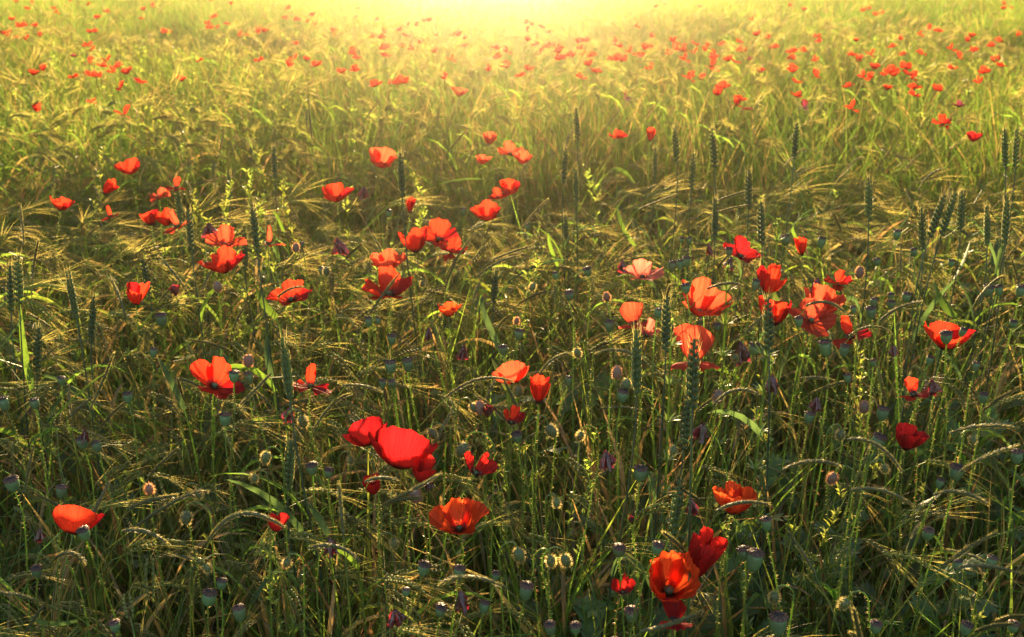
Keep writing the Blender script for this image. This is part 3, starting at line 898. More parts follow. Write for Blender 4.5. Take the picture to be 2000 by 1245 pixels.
PODS = [(457,737,20),(486,740,18),(316,626,20),(250,778,18),(440,821,22),(8,790,20),(68,790,18),(25,948,26),(190,873,18),(120,962,20),(162,866,20),(72,1118,20),
 (408,1170,28),(433,1143,20),(468,1200,24),(225,1225,20),(610,918,22),(642,925,18),(720,630,14),(763,718,22),(797,715,20),(738,627,11),(765,664,16),(747,751,14),
 (767,751,13),(1013,655,18),(983,685,17),(1110,580,12),(1085,540,12),(1148,532,16),(1112,578,18),(1030,445,10),(905,415,12),(760,418,12),(1010,856,20),(1250,927,26),
 (1283,1073,22),(1209,1078,23),(1473,1097,34),(1453,1083,24),(1497,1025,20),(827,1113,24),(896,1120,22),(968,1126,16),(1027,1157,26),(793,1158,16),(945,1187,20),
 (1234,1203,26),(1124,1230,20),(1075,1230,22),(1520,1222,34),(1580,817,20),(1714,865,26),(1867,925,26),(1986,894,22),(1835,945,16),(1812,1045,20),(1870,1106,18),
 (1935,1100,20),(1886,1230,22),(1710,1227,22),(1978,1226,20),(1612,682,26),(1648,686,18),(1472,683,20),(1701,612,20),(1706,592,14),(1740,580,12),(1740,596,15),
 (1770,582,17),(1667,606,12),(1604,475,16),(1534,471,18),(1713,513,14),(1785,494,13),(1752,460,15),(1930,570,20),(1951,569,15),(1858,515,12),(1993,570,18),
 (1340,565,18),(1340,513,16),(1312,522,16),(1328,518,14),(1190,638,18),(1285,613,16),(1216,775,22),(1705,710,12),(1905,717,14),(1978,634,14),(1723,810,22),
 (1848,661,22),(1475,558,16),(1424,493,14),(1331,470,10),(1347,471,11),(1205,722,12),(1920,778,16),(1560,630,16),(120,745,14),(860,1195,22),(1400,640,14),(1110,745,14),
 (590,480,10),(628,530,12),(300,690,14),(1655,740,14),(1880,650,14),(165,1045,22),(1815,705,14)]
BUDS = [(485,705,18,0,1),(592,825,18,1,0),(519,895,18,1,0),(937,797,20,0,1),(903,880,26,1,0),(1128,690,14,1,0),(1012,765,18,1,0),(1077,842,20,1,0),(1014,1085,22,1,0),
 (1076,1096,18,1,0),(1105,1096,20,1,0),(811,967,24,0,1),(845,848,16,1,0),(1403,775,20,0,1),(1679,532,18,0,1),(1625,935,18,1,1),(1641,850,16,1,0),(1222,752,18,1,0),
 (1308,643,16,1,0),(1133,852,14,1,0),(1087,983,14,1,0),(425,560,15,0,1),(578,484,13,0,1),(638,531,13,1,0),(825,555,9,1,0),(1040,561,12,1,0),(1185,580,13,0,1),(1009,627,10,0,1),
 (292,955,15,0,1),(364,1012,20,1,0),(388,965,14,1,0),(1688,795,18,0,1),(1512,1168,18,1,0),(1648,1180,18,1,0),(1205,728,18,0,1),(1315,880,14,1,0),(770,1062,14,1,0),
 (497,935,12,1,0),(1728,916,14,1,0),(925,797,14,1,0),(560,1100,14,1,0),(1436,700,12,1,0),(405,1110,13,1,0),(685,900,12,1,0),(1900,860,13,1,0)]
# wheat ears: tip x, tip y, foot of ear x, foot y
WHEAT = [(33,500,38,595),(132,530,150,625),(183,580,178,670),(278,500,292,575),(367,410,375,492),(492,400,503,495),(478,455,479,530),(523,430,528,490),(553,660,566,780),
 (1243,645,1243,772),(1356,662,1352,800),(1303,580,1300,690),(1318,248,1322,320),(1390,252,1396,330),(1462,332,1462,410),(1397,388,1396,470),(1486,395,1488,480),(1697,345,1697,430),
 (1800,405,1802,490),(1845,382,1815,465),(1866,378,1838,462),(1880,372,1876,455),(1928,402,1928,482),(1967,392,1962,480),(1950,465,1936,520),(1987,252,1983,330),(1962,252,1964,330),
 (1557,240,1551,312),(1124,330,1126,400),(1103,420,1107,475),(1125,212,1128,275),(1105,290,1100,360),(535,285,537,350),(568,860,562,960),(1330,935,1312,1060),(782,300,786,385),(968,530,964,592),(447,335,448,395),
 (1355,300,1350,372),(1345,770,1335,880),(1500,580,1502,690),(1480,520,1492,600),(1280,290,1278,350),(345,365,352,430),(75,640,72,730),(20,520,22,610)]
# grass spikes: tip x,y ; middle ; foot of the visible arc
SPIKES = [(782,532,722,612,665,700),(222,690,190,770,150,850),(405,960,330,985,200,1080),(555,1030,450,1010,380,1120),(1000,745,900,755,800,860),(345,968,270,985,205,1020),(745,765,690,752,640,762),
 (1760,920,1690,860,1600,880),(1640,910,1560,905,1490,950),(1500,985,1430,985,1370,1020),(1780,985,1700,955,1610,975),(1985,835,1880,838,1800,880),(1990,870,1900,905,1830,960),(1480,770,1420,768,1370,830),(590,560,560,568,530,592),
 (930,452,870,540,820,640),(1070,390,1040,420,1000,470),(912,255,872,300,845,345),(890,210,872,260,852,320),(1218,207,1190,240,1165,275),(740,198,710,240,690,290),(1685,308,1665,318,1640,350),
 (1570,290,1545,310,1520,340),(1845,330,1808,350,1785,400),(1480,370,1420,385,1340,420),(1475,400,1400,415,1330,450),(1450,560,1410,555,1350,580),(165,1100,130,1080,90,1110),(700,1095,640,1065,560,1090),
 (860,1140,940,1130,1040,1180),(1370,1195,1290,1225,1200,1240),(1990,1120,1900,1105,1830,1130),(1740,650,1690,640,1630,680),(1505,610,1475,630,1440,670),(310,500,345,540,380,590),(75,470,66,520,60,580),
 (610,280,604,215,600,160),(940,130,905,155,880,190),(650,110,660,170,668,220),(1040,480,980,500,925,525),(1320,380,1270,400,1220,420),(860,925,800,960,700,1010),(780,940,730,935,690,960),(40,400,45,450,50,520),
 (1110,690,1070,710,1040,760),(1800,590,1740,610,1690,660),(1960,540,1930,560,1890,610),(1015,500,960,520,900,570),(215,540,240,600,250,660),(470,790,500,760,560,700),(1165,690,1230,690,1290,740),(600,250,598,225,597,200),
 (1110,260,1104,300,1098,360),(1160,280,1140,330,1125,380),(325,1060,260,1035,200,1060),(1930,985,1850,960,1780,1000),(1650,610,1600,590,1540,620),(685,770,640,800,590,880)]
# broad blades: points along the blade, width px, material
BLADES = [((100,825),(150,775),(215,722),16,'bright_blade'),((38,590),(45,680),(62,760),16,'bright_blade'),((990,555),(1050,520),(1105,508),12,'blue_blade'),((940,580),(948,620),(985,700),12,'blue_blade'),
 ((1165,370),(1200,332),(1240,358),11,'bright_blade'),((1255,260),(1275,225),(1292,190),8,'bright_blade'),((1205,400),(1215,440),(1240,480),8,'bright_blade'),((1785,400),(1760,440),(1732,470),10,'blue_blade'),
 ((1895,470),(1880,510),(1862,545),12,'bright_blade'),((1825,550),(1840,590),(1870,620),14,'bright_blade'),((560,470),(545,430),(532,412),6,'bright_blade'),((500,560),(512,590),(540,620),14,'bright_blade'),
 ((600,985),(620,1010),(640,1045),14,'blue_blade'),((0,680),(20,660),(45,620),12,'blue_blade'),((520,655),(520,690),(530,740),14,'blue_blade'),((1560,470),(1550,440),(1585,420),7,'bright_blade'),
 ((700,1110),(680,1085),(655,1075),12,'bright_blade'),((150,1215),(100,1220),(55,1205),14,'blue_blade'),((1500,540),(1510,570),(1530,610),8,'grass_blade'),((960,700),(975,730),(990,760),12,'grass_blade'),
 ((310,700),(330,740),(360,800),12,'blue_blade'),((1090,520),(1075,480),(1072,455),8,'bright_blade'),((860,360),(900,352),(940,350),6,'bright_blade'),((1125,540),(1135,530),(1150,528),10,'blue_blade')]
WEEDS = [(480,350),(512,365),(455,375),(445,335),(545,400),(425,395),(390,370),(285,190),(330,230),(560,245),(610,380),(640,430),(665,455),(1090,880),(1140,900),(1015,870),(640,360),(1250,300),(700,330),(820,340),(880,330),(150,300),(1520,700),(1600,830),(1560,900),(1650,900),(1770,640),(970,470),(1240,960),(600,990)]
CLEAV = [(1420,535,1445,900),(1520,440,1515,960),(1500,660,1495,880),(1310,640,1330,1000)]
FAR1 = [(93,17),(150,52),(178,20),(296,50),(316,73),(390,8),(66,117),(545,105),(595,70),(495,28),(100,152),(133,150),(197,153),(20,190),(45,198),(88,213),(143,222),(228,204),(500,187),(533,182),(490,260),(515,285),
 (912,187),(940,187),(805,60),(787,108),(500,357),(573,375),(592,345),(247,398),(188,424),(408,438),(492,425),(541,428),(636,408),(660,378),(713,417),(779,465),(667,495),(505,577),(690,645),(206,623),(1010,457),(1110,345),
 (1160,135),(1172,160),(1188,105),(1202,97),(1213,163),(1265,138),(1335,204),(1385,204),(1438,172),(1442,190),(1475,185),(1442,345),(1592,105),(1660,115),(1720,128),(1758,140),(1747,92),(1865,175),(1865,200),
 (1647,248),(1638,335),(1610,375),(1712,342),(1767,372),(1900,415),(1970,300),(1978,400),(1612,50),(1290,28),(1175,5),(850,40)]
FAR2 = [(240,115),(413,157),(468,148),(510,125),(540,120),(140,55),(122,107),(228,214),(276,214),(373,177),(405,204),(285,185),(573,204),(668,207),(702,207),(730,226),(730,262),(495,243),(390,262),(447,283),(290,275),(570,298),
 (290,318),(110,303),(135,330),(662,340),(122,402),(45,415),(240,485),(340,470),(390,460),(625,445),(1085,133),(1115,147),(1165,157),(1080,175),(1200,188),(1697,152),(1775,212),(1085,232),(1130,258),(1185,267),
 (1205,262),(1240,262),(1270,275),(1265,300),(1270,330),(1160,305),(910,275),(970,293),(1365,243),(1392,238),(1415,235),(1380,275),(1330,315),(1402,312),(1448,318),(1432,372),(1467,405),(1570,250),(1595,265),(1657,297),
 (1735,280),(1765,277),(1725,320),(1560,337),(1608,337),(1775,390),(1880,303),(1900,235),(1915,250),(1908,280),(1930,282),(1960,338),(1985,440),(1095,402),(1043,430),(1388,442),(965,375),(870,400),(920,325),(1805,45),(1855,28),(1828,12)]
FAR3 = [(188,40),(478,115),(690,37),(770,62),(1103,65),(1130,53),(1172,85),(1210,80),(1888,25),(1888,55),(1930,48),(1467,165),(1522,180),(1418,197),(1305,227),(1060,235),(1265,268),(845,210),(857,237),(575,218),(608,270),(512,203),
 (160,248),(100,275),(95,290),(155,300),(217,288),(235,262),(312,255),(413,240),(427,287),(270,303),(270,325),(350,345),(388,350),(255,370),(268,400),(130,445),(205,445),(525,410),(700,297),(768,290),(707,332),
 (842,345),(710,390),(712,410),(727,463),(840,430),(1040,313),(1142,310),(1075,345),(1163,390),(1325,312),(1425,308),(1338,380),(1230,425),(1262,405),(1278,430),(1350,420),(1375,440),(1388,498),(1100,437),(1138,440),
 (1237,505),(1018,490),(1388,540),(1515,503),(1753,467),(1780,408),(1843,350),(1868,373),(1640,325),(1600,388),(1592,278),(1680,235),(1705,212),(1725,290),(1857,235),(1820,260),(1973,203),(320,495),(297,537),(418,560),(395,590),(730,542),(1033,612)]
FARDARK = [(413*.35,320*.35),(1300+470*.35,340*.35),(1300+455*.35,615*.35),(1300+773*.35,600*.35),(1300+1635*.35,600*.35),(650+1635*.35,558*.35)]
# ------------------------------------------------------------------ build: poppies first, so the crop can leave them room
KEEP = []          # heads to keep clear: px box and depth
for (X, Y, w, h, st, tl, mt, lab) in HEROES:
    c = poppy(lab, X, Y, w, h, st, tl, mt)
    KEEP.append((X, Y, w * .42, h * .42, project(c)[0, 2]))

DIRS = ['right of', 'lower right of', 'below', 'lower left of', 'left of', 'upper left of', 'above', 'upper right of']
USED = {}
SHORT = {}
for hrow in HEROES:
    SHORT[(hrow[0], hrow[1])] = hrow[7]

def near_label(kind_txts, X, Y, reach=4):
    """A label that singles a small thing out by the poppy it stands nearest to."""
    order = sorted(HEROES, key=lambda r: (r[0] - X) ** 2 + (r[1] - Y) ** 2)
    for r in order[:reach]:
        dx, dy = X - r[0], Y - r[1]
        d = math.hypot(dx, dy)
        k = int(round(math.degrees(math.atan2(dy, dx)) / 45)) % 8
        dist = 'touching' if d < 32 else ('close' if d < 75 else ('some way' if d < 150 else 'far'))
        rel = ('in front of the ' if d < 26 else dist.replace('touching', 'just') + ' ' + DIRS[k] + ' the ')
        for kt in kind_txts:
            s = kt + ' ' + rel + r[7]
            words = s.split()
            if len(words) > 16:
                cut = s.replace(' with ', ' | with ').split(' | ')
                s2 = kt + ' ' + rel + r[7].split(' with ')[0].split(' behind ')[0].split(' of the ')[0]
                s = s2 if len(s2.split()) <= 16 else ' '.join(words[:16])
                # a shortened landmark must still be the only one of its kind
                if sum(1 for q in HEROES if q[7].startswith(s.split(' the ', 1)[-1])) > 1: continue
            if s not in USED:
                USED[s] = 1
                return s
    s = kind_txts[0] + ' at about the height of its neighbours'
    return s

for i, (X, Y, w) in enumerate(PODS):
    z = None
    for (hx, hy, hw, hh, dep) in KEEP:      # a pod seen against a bloom stands in front of it
        if abs(X - hx) < hw * 1.6 and abs(Y - hy) < hh * 2.2:
            z = CAM_H + (at_depth(X, Y, dep * .93)[2] - CAM_H)
    seed_head(near_label(['blue-green seed head', 'dark lidded seed head', 'slender seed head', 'plump seed head'] if w < 19 else ['plump blue-green seed head', 'big lidded seed head'], X, Y), X, Y, w, z)
for (X, Y, w, hang, mv) in BUDS:
    k = ['nodding hairy green bud', 'hooked bristly bud', 'drooping bud on a hooked stem'] if hang else ['upright hairy mauve bud', 'erect bristly bud']
    bud(near_label(k, X, Y), X, Y, w, bool(hang), None, bool(mv))
for (X, Y, w, h) in WILT:
    wilted_poppy(near_label(['wilted maroon poppy', 'crumpled dark poppy', 'shrivelled purple-red poppy'], X, Y), X, Y, w, h, hang=(h > w))

# distant poppies
fi = 0
for pts, ox, where in ((FAR1, 0, 'left'), (FAR2, 650, 'middle'), (FAR3, 1300, 'right')):
    for (px, py) in pts:
        X, Y = ox + px * .35, py * .35
        band = 'far top' if Y < 45 else ('farther' if Y < 95 else ('middle distance' if Y < 150 else 'nearer'))
        g = f'distant poppies, {where} side, {band} band'
        word = {'far top': 'tiny blurred red poppy at the far end of the field', 'farther': 'small soft red poppy far out in the crop',
                'middle distance': 'soft red poppy in the sunlit crop', 'nearer': 'red poppy just beyond the dark wheel track'}[band]
        side = {'left': 'on the left side', 'middle': 'around the sun glow', 'right': 'on the right side'}[where]
        fi += 1
        lab = word + ' ' + side
        if Y > 48:
            un = near_label(['hazy distant poppy', 'small soft distant poppy', 'little far-off poppy', 'soft red far poppy'], X, Y, 10)
            if 'at about the height' not in un: lab = un; g = 'distant poppies scattered over the sunlit crop'
        far_poppy(X, Y, lab, g, fi, False, .98)
for k, (X, Y) in enumerate(FARDARK):
    far_poppy(X, Y, near_label(['dark wilted distant poppy'], X, Y), 'dark wilted poppies in the distance', k, True, .7)

# ------------------------------------------------------------------ wheat
SPN = ('wheat stalks standing above the barley')
for i, (tx, ty, fx, fy) in enumerate(WHEAT):
    ear_px = math.hypot(tx - fx, ty - fy)
    dep = .088 * FPX / ear_px
    dep = min(max(dep, 1.05), 4.4)
    foot = at_depth(fx, fy, dep)
    z0 = foot[2]
    if z0 < .58: foot = at_z(fx, fy, .60)
    if z0 > .92: foot = at_z(fx, fy, .88)
    dep = project(foot)[0, 2]
    tip = at_depth(tx, ty, dep)
    ear_L = float(np.linalg.norm(tip - foot))
    parts, path = wheat(1.0, 0, 2, ear_L, lod=0 if ear_L * FPX / dep > 60 else 0)
    # lay the stalk so that the ear runs foot -> tip
    base = np.array((foot[0] + rng.uniform(-.06, .06) - (tip - foot)[0] * .6, foot[1] + rng.uniform(-.02, .05), 0.))
    t = thing('wheat_stalk', near_label(['upright blue-green wheat ear', 'tall wheat ear', 'stiff wheat ear'], tx, (ty + fy) / 2), 'wheat', base, SPN)
    e0 = sub_path(path, 1 - ear_L, 1 - ear_L, 1)[0]; e1 = path[-1]
    q = Vector(unit(e1 - e0)).rotation_difference(Vector(unit(tip - foot)))
    Mx = Matrix.Translation(Vector(foot - base)) @ q.to_matrix().to_4x4() @ Matrix.Translation(-Vector(e0))
    for nm in ('ear', 'awns'):
        mb = MB(); mb.merge(parts[nm], Mx)
        obj(nm, mb.mesh(nm, nm == 'ear'), t, kind='stuff' if nm == 'awns' else None)
    ax = unit(tip - foot)
    P = hermite(np.zeros(3), np.array((rng.normal() * .05, 0, foot[2])), foot - base, ax * foot[2] * .7, 14)
    st = MB(); st.tube(P, np.linspace(.0019, .0012, 14), 'wheat_stem', 5, False)
    obj('stem', st.mesh('stem'), t)
    lf = MB()
    for _ in range(2):
        k = rng.uniform(.3, .8); p = sub_path(P, k, k, 1)[0]
        lp = leaf_path(p, rng.uniform(0, 2 * PI), rng.uniform(.12, .20), rng.uniform(10, 30), rng.uniform(60, 150), 8)
        lm = MB(); lm.blade(lp, .010 * np.sin(np.linspace(.4, PI, 8)) ** .7 + .0004, 'blue_blade' if rng.random() < .7 else 'bright_blade', rng.normal(size=3))
        obj('leaf', lm.mesh('leaf'), t)

# ------------------------------------------------------------------ slender grass spikes
for i, (tx, ty, mx_, my, fx, fy) in enumerate(SPIKES):
    z = flower_z(ty) + (.04 if ty > 400 else .06)
    tip = at_z(tx, ty, z); dep = project(tip)[0, 2]
    mid = at_depth(mx_, my, dep * rng.uniform(.98, 1.02)); ft = at_depth(fx, fy, dep)
    ft[2] = max(ft[2], .3)
    base = np.array((ft[0] + (ft[0] - mid[0]) * .5 + rng.uniform(-.03, .03), ft[1] + .03, 0.))
    arc = [(1 - u) ** 2 * ft + 2 * u * (1 - u) * (2 * mid - .5 * (ft + tip)) + u * u * tip for u in np.linspace(0, 1, 12)]
    low = hermite(base, np.array((0, 0, ft[2])), ft, (arc[1] - arc[0]) * 7, 10)
    P = np.concatenate((low[:-1], arc)) - base
    aL = float(np.linalg.norm(np.diff(arc, axis=0), axis=1).sum())
    pr = foxtail_from(P, min(aL * .7, .11), rng.uniform(.0018, .0024))
    t = thing('grass_spike', near_label(['arching slender grass spike', 'thin furry grass spike', 'bent grass spike', 'dark seeding grass spike'], mx_, my), 'grass spike', base, 'slender grass spikes above the crop')
    obj('stem', pr['stem'].mesh('stem'), t)
    so = obj('spike', pr['spike'].mesh('spike'), t)
    obj('bristles', pr['bristles'].mesh('bristles', False), so, kind='stuff')

# ------------------------------------------------------------------ broad grass blades
for i, (a, b, c, w, m) in enumerate(BLADES):
    z = flower_z(b[1]) - .06
    Bp = at_z(b[0], b[1], z); dep = project(Bp)[0, 2]
    A, C_ = at_depth(a[0], a[1], dep * 1.03), at_depth(c[0], c[1], dep * .98)
    lo, hi = (A, C_) if A[2] < C_[2] else (C_, A)
    ctrl = 2 * Bp - .5 * (lo + hi)
    arc = [(1 - u) ** 2 * lo + 2 * u * (1 - u) * ctrl + u * u * hi for u in np.linspace(0, 1, 10)]
    base = np.array((lo[0] + (lo[0] - Bp[0]) * .4, lo[1] + .03, 0.))
    low = hermite(base, np.array((0, 0, lo[2])), np.array(arc[0]), (arc[1] - arc[0]) * 6, 8)
    t = thing('grass_stalk', near_label(['broad lit green blade', 'wide curving grass blade', 'long flat leaf blade'], b[0], b[1]), 'grass', base, 'broad grass blades among the stems')
    st = MB(); st.tube(low - base, np.linspace(.0018, .0012, 8), 'green_stem', 4, False); obj('stem', st.mesh('stem'), t)
    wd = w / FPX * dep
    mb = MB(); mb.blade(np.array(arc) - base, wd * np.sin(np.linspace(.7, PI - .02, 10)) ** .6 + .0003, m, UP * .6 + np.array((.6, 0, 0)), .15)
    obj('leaf', mb.mesh('leaf'), t)

# ------------------------------------------------------------------ bedstraw (whorled leaves) and other tall weeds
for (tx, ty, bx, by) in CLEAV:
    tip = at_z(tx, ty, flower_z(ty) + .05); dep = project(tip)[0, 2]
    base = at_depth(bx, by, dep); base[2] = 0; base[1] = tip[1] + .02
    t = thing('bedstraw_plant', near_label(['bright green bedstraw with whorled leaves', 'tall bedstraw'], tx, ty), 'bedstraw', base, 'bedstraw plants climbing through the crop')
    P = hermite(np.zeros(3), np.array((0, 0, .5)), tip - base, np.array((-.02, 0, .5)), 18)
    st = MB(); st.tube(P, np.linspace(.0024, .0016, 18), 'cleavers', 4, False); obj('stem', st.mesh('stem'), t)
    L = tip[2]
    q = 1.0
    while q > .25:
        p = sub_path(P, q, q, 1)[0]
        wh = MB()
        n = 7; R_ = .011 if q > .97 else .026
        for j in range(n):
            a = 2 * PI * j / n + rng.uniform(-.2, .2)
            up = 25 if q > .97 else 52
            lp = leaf_path(p, a, R_ * rng.uniform(.8, 1.15), up, up + 22, 5)
            wh.blade(lp, (.0015, .0036, .0042, .0032, .0003), 'cleavers', (-math.sin(a), math.cos(a), 0), .12)
        if q < .97 and rng.random() < .8:      # side shoot with a small head
            a = rng.uniform(0, 2 * PI); sL = rng.uniform(.03, .07)
            sh = arc_path(sL, 50, 25, 6, 1, a) + p
            wh.tube(sh, .0011, 'cleavers', 4)
            for k in range(14):
                a2 = rng.uniform(0, 2 * PI)
                wh.blade(leaf_path(sh[-1], a2, .010, 20, 60, 4), (.001, .003, .0025, .0003), 'cleavers', (-math.sin(a2), math.cos(a2), 0), .12)
        if q > .97:
            for k in range(26):
                a2 = rng.uniform(0, 2 * PI)
                wh.blade(leaf_path(p + np.array((0, 0, .004 * rng.random())), a2, .015 * rng.uniform(.6, 1.1), 10, 50, 4), (.001, .0036, .003, .0003), 'cleavers', (-math.sin(a2), math.cos(a2), 0), .12)
        obj('leaf_whorl', wh.mesh('leaf_whorl'), t)
        q -= (.045 if q > .97 else rng.uniform(.075, .10))
weed_protos = []
for k in range(5):
    d = weed_sprig(.74)
    weed_protos.append({nm: mb.mesh(nm) for nm, mb in d.items()})
for i, (X, Y) in enumerate(WEEDS):
    tip = at_z(X, Y, flower_z(Y) + (.02 if Y < 500 else -.06))
    t = thing('weed_sprig', near_label(['yellow-green weed with small leaves', 'budding weed sprig', 'thin leafy weed'], X, Y), 'weed', (tip[0] - .03, tip[1], 0), 'leafy weeds among the crop', rng.uniform(0, 6.28))
    s = tip[2] / .74
    t.scale = (s, s, s)
    for nm, me in weed_protos[i % 5].items(): obj(nm, me, t, kind=None if nm == 'stem' else 'stuff')

# ------------------------------------------------------------------ barley: single stalks near, one mass beyond
def clear(x, y, h, L=.0):
    """False where a stalk's head would stand right before a bloom."""
    p = project(np.array(((x, y, h), (x + .05, y - .03, h - .07))))
    for (hx, hy, hw, hh, dep) in KEEP:
        for q in p:
            if q[2] < dep and abs(q[0] - hx) < hw + 14 and abs(q[1] - hy) < hh + 14: return False
    return True

NB = 14
near_protos = []
NODS = [rng.uniform(128, 172) if q % 3 else rng.uniform(70, 120) for q in range(NB)]
for k in range(NB):
    d, path = barley(.60, NODS[k], 0, 0, green=k % 3 == 0)
    near_protos.append(d)
near_mesh = [{nm: mb.mesh(nm, nm == 'ear' or nm == 'stem') for nm, mb in d.items()} for d in near_protos]
merged_near = []
for d in near_protos:
    mb = MB()
    for part in d.values(): mb.merge(part, Matrix.Identity(4))
    merged_near.append(mb.mesh('barley', False))

WIND = -.35       # the ears hang towards the right and the viewer
def barley_share(x, y):
    """Patches: barley on the left and far right, green poppy growth through the middle and right."""
    u = x / (y + .3)
    g = math.exp(-((u - .22) / .22) ** 2) * (1 - sstep(1.7, 2.6, y))
    mid = sstep(1.7, 2.3, y)
    left = sstep(.0, -.30, u)
    return min(1, max(.15, .62 + .38 * mid + .25 * left - .45 * g + .25 * bumps(x * 1.6 + 3, y * 1.6)))
stalks = []
y = .30
while y < 3.9:
    hw = .56 * (y + .35) + .35
    n = rng.poisson(2 * hw * .06 * 235)
    for _ in range(n):
        x, yy = rng.uniform(-hw, hw), y + rng.uniform(0, .06)
        h = crop_h(x, yy) * rng.uniform(.82, 1.12)
        if rng.random() > barley_share(x, yy): continue
        if yy < 1.0: h *= .93
        stalks.append((x, yy, h, WIND + rng.normal() * .95))
    y += .06
stalks = [s for s in stalks if clear(s[0], s[1], s[2]) and not (math.hypot(s[0], s[1]) < .28)]
vis = [s for s in stalks if in_view(s[0] + .05, s[1], s[2] - .03, -10)]
vis.sort(key=lambda s: project(np.array((s[0], s[1], s[2])))[0, 2])
ZN = {}
def zone(X, Y):
    c = 'left' if X < 667 else ('centre' if X < 1333 else 'right')
    r = 'bottom' if Y > 930 else ('lower middle' if Y > 700 else 'mid field')
    return r, c
for s in vis[:300]:
    p = project(np.array((s[0] + .04, s[1], s[2] - .03)))[0]
    r, c = zone(p[0], p[1])
    k = int(rng.integers(NB))
    sw = ['right', 'away', 'left', 'towards the viewer'][int(round(math.degrees(s[3]) / 90)) % 4]
    lab = {'bottom': 'pale drooping barley ear with long awns in the shade at the bottom ' + c,
           'lower middle': 'drooping barley ear with long awns in the lower middle, ' + c,
           'mid field': 'gold-edged drooping barley ear with glowing awns at mid height, ' + c}[r]
    un = near_label([('steep' if NODS[k] > 125 else 'arching') + (' green' if k % 3 == 0 else '') + ' barley ear nodding ' + sw, 'barley ear nodding ' + sw, ('hanging' if NODS[k] > 125 else 'bowed') + ' barley ear'], p[0], p[1], 14)
    if 'at about the height' not in un: lab = un
    t = thing('barley_stalk', lab, 'barley', (s[0], s[1], 0), 'single barley stalks in the nearest part of the crop', s[3])
    q = s[2] / .60
    t.scale = (q, q, q)
    for nm, me in near_mesh[k].items(): obj(nm.rstrip('_'), me, t, kind='stuff' if nm == 'awns' else None)
rest = vis[300:] + [s for s in stalks if not in_view(s[0] + .05, s[1], s[2] - .03, -10)]
scatter('barley_crop', merged_near, [(s[0], s[1], 0) for s in rest], [(rng.normal() * .06, rng.normal() * .06, s[3]) for s in rest],
        [(s[2] / .60,) * 3 for s in rest], [int(rng.integers(NB)) for _ in rest], 'crowded barley with drooping ears and golden awns')

def clump(n, R, lod, h=.60):
    mb = MB()
    for _ in range(n):
        d, _p = barley(h * rng.uniform(.86, 1.08), rng.uniform(40, 150) if lod == 1 else rng.uniform(15, 110), WIND + rng.normal() * 1.2, lod, green=rng.random() < .5)
        M = Matrix.Translation((rng.uniform(-R, R), rng.uniform(-R, R), 0))
        for part in d.values(): mb.merge(part, M)
    return mb
mid_protos = []
for k in range(7):
    mb = clump(3, .13, 1)
    g = grass_tuft(64, .64, .0036, 'bright_blade' if k % 2 else 'grass_blade', 'dry_blade', .15, .13, 4); mb.merge(g, Matrix.Identity(4))
    mid_protos.append(mb.mesh('barley_clump', False))
far_protos = []
for k in range(6):
    mb = clump(2, .22, 2)
    g = grass_tuft(120, .68, .0055, 'bright_blade' if k % 2 else 'grass_blade', 'dry_blade', .1, .22, 4); mb.merge(g, Matrix.Identity(4))
    far_protos.append(mb.mesh('barley_clump', False))
P_, R_, S_, I_ = [], [], [], []
y = 3.8
while y < 9.5:
    hw = .58 * y + 1.2
    for _ in range(rng.poisson(2 * hw * .1 * 17)):
        x, yy = rng.uniform(-hw, hw), y + rng.uniform(0, .1)
        q = crop_h(x, yy) / .60 * rng.uniform(.92, 1.08)
        P_.append((x, yy, 0)); R_.append((rng.normal() * .04, rng.normal() * .04, rng.normal() * .5)); S_.append((1, 1, q)); I_.append(int(rng.integers(7)))
    y += .1
scatter('sunlit_crop', mid_protos, P_, R_, S_, I_, 'sunlit barley and grass beyond the wheel track')
P_, R_, S_, I_ = [], [], [], []
y = 9.3
while y < 34:
    hw = .60 * y + 2
    dens = 9 if y < 16 else 3.5
    for _ in range(rng.poisson(2 * hw * .2 * dens)):
        x, yy = rng.uniform(-hw, hw), y + rng.uniform(0, .2)
        q = crop_h(x, yy) / .60 * rng.uniform(.90, 1.10); w_ = 1 if y < 16 else 1.7
        P_.append((x, yy, 0)); R_.append((0, 0, rng.normal() * .5)); S_.append((w_, w_, q)); I_.append(int(rng.integers(6)))
    y += .2
scatter('distant_crop', far_protos, P_, R_, S_, I_, 'distant crop fading into the sun glow')

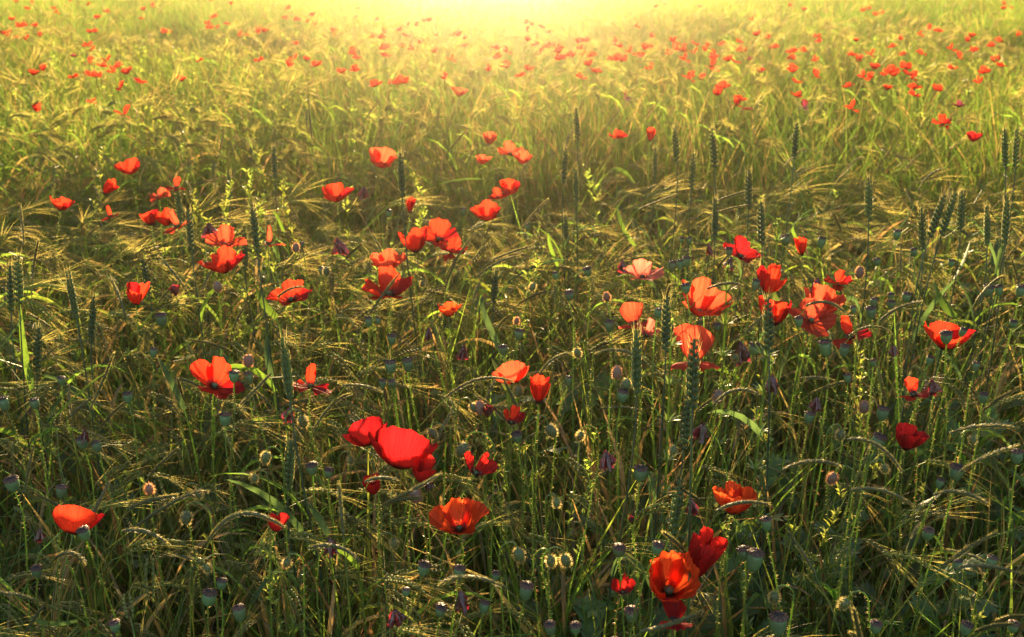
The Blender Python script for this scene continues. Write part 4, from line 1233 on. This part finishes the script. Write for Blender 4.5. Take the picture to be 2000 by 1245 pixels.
# ------------------------------------------------------------------ green undergrowth
ug = []
for k in range(4): ug.append(grass_tuft(15, .50, (.005, .009)[k % 2], 'grass_blade', 'dry_blade', .30, .05).mesh('tuft'))
for k in range(2): ug.append(grass_tuft(9, .58, .0050, 'bright_blade', 'grass_blade', .5, .05).mesh('tuft'))
for k in range(4): ug.append(leafy_clump(9, .11, .34).mesh('clump'))
for k in range(3):
    d = weed_sprig(.52, lod=1); mb = MB()
    for part in d.values(): mb.merge(part, Matrix.Identity(4))
    ug.append(mb.mesh('sprig'))
P_, R_, S_, I_ = [], [], [], []
y = .30
while y < 4.2:
    hw = .56 * (y + .35) + .4
    for _ in range(rng.poisson(2 * hw * .06 * 185)):
        x, yy = rng.uniform(-hw, hw), y + rng.uniform(0, .06)
        right = sstep(-.1, .5, x / (yy + .3) * 1.8) * (1 - sstep(1.4, 2.2, yy))
        wts = np.array([1.1] * 4 + [.4 + .5 * right] * 2 + [.25 + 1.3 * right] * 4 + [.30 + .6 * right] * 3); wts /= wts.sum()
        k = int(rng.choice(13, p=wts)); q = rng.uniform(.7, 1.15) * min(1.05, crop_h(x, yy) / .52)
        if rng.random() < .8 * (barley_share(x, yy) - .45): continue
        if not clear(x, yy, q * .5) : q *= .7
        P_.append((x, yy, 0)); R_.append((rng.normal() * .1, rng.normal() * .1, rng.uniform(0, 6.28))); S_.append((q, q, q)); I_.append(k)
    y += .06
scatter('undergrowth', ug, P_, R_, S_, I_, 'green grass and cut poppy leaves between the stems')

P_, R_, S_, I_ = [], [], [], []
for _ in range(1100):
    y = rng.uniform(3.6, 9.0); x = rng.uniform(-.60, .55) * y - .3
    if rng.random() > math.exp(-((x / y + .28) / .2) ** 2) + .35 * math.exp(-((x / y - .4) / .14) ** 2): continue
    q = crop_h(x, y) / .50 * rng.uniform(.95, 1.18)
    P_.append((x, y, 0)); R_.append((rng.normal() * .08, rng.normal() * .08, rng.uniform(0, 6.28))); S_.append((q, q, q)); I_.append(int(rng.integers(3)))
scatter('weed_clumps', ug[-3:], P_, R_, S_, I_, 'leafy green weeds growing through the sunlit crop')

# thin seeding grasses and stray spikes sprinkled through the crop
sp = []
for k in range(8):
    P = arc_path(.74, rng.uniform(0, 8), rng.uniform(25, 110), 20, 3.0, 0)
    pr = foxtail_from(P, rng.uniform(.06, .09), .0022); mb = MB()
    for part in pr.values(): mb.merge(part, Matrix.Identity(4))
    sp.append(mb.mesh('thin_grass', False))
P_, R_, S_, I_ = [], [], [], []
for _ in range(420):
    y = rng.uniform(.5, 5.0); hw = .56 * (y + .35) + .3; x = rng.uniform(-hw, hw)
    if not clear(x, y, .68): continue
    q = rng.uniform(.85, 1.03); P_.append((x, y, 0)); R_.append((0, 0, rng.uniform(0, 6.28))); S_.append((q, q, q)); I_.append(int(rng.integers(8)))
scatter('seeding_grass', sp, P_, R_, S_, I_, 'thin seeding grass scattered through the crop')
print('objects', len(sc.objects), 'stalks', len(stalks))
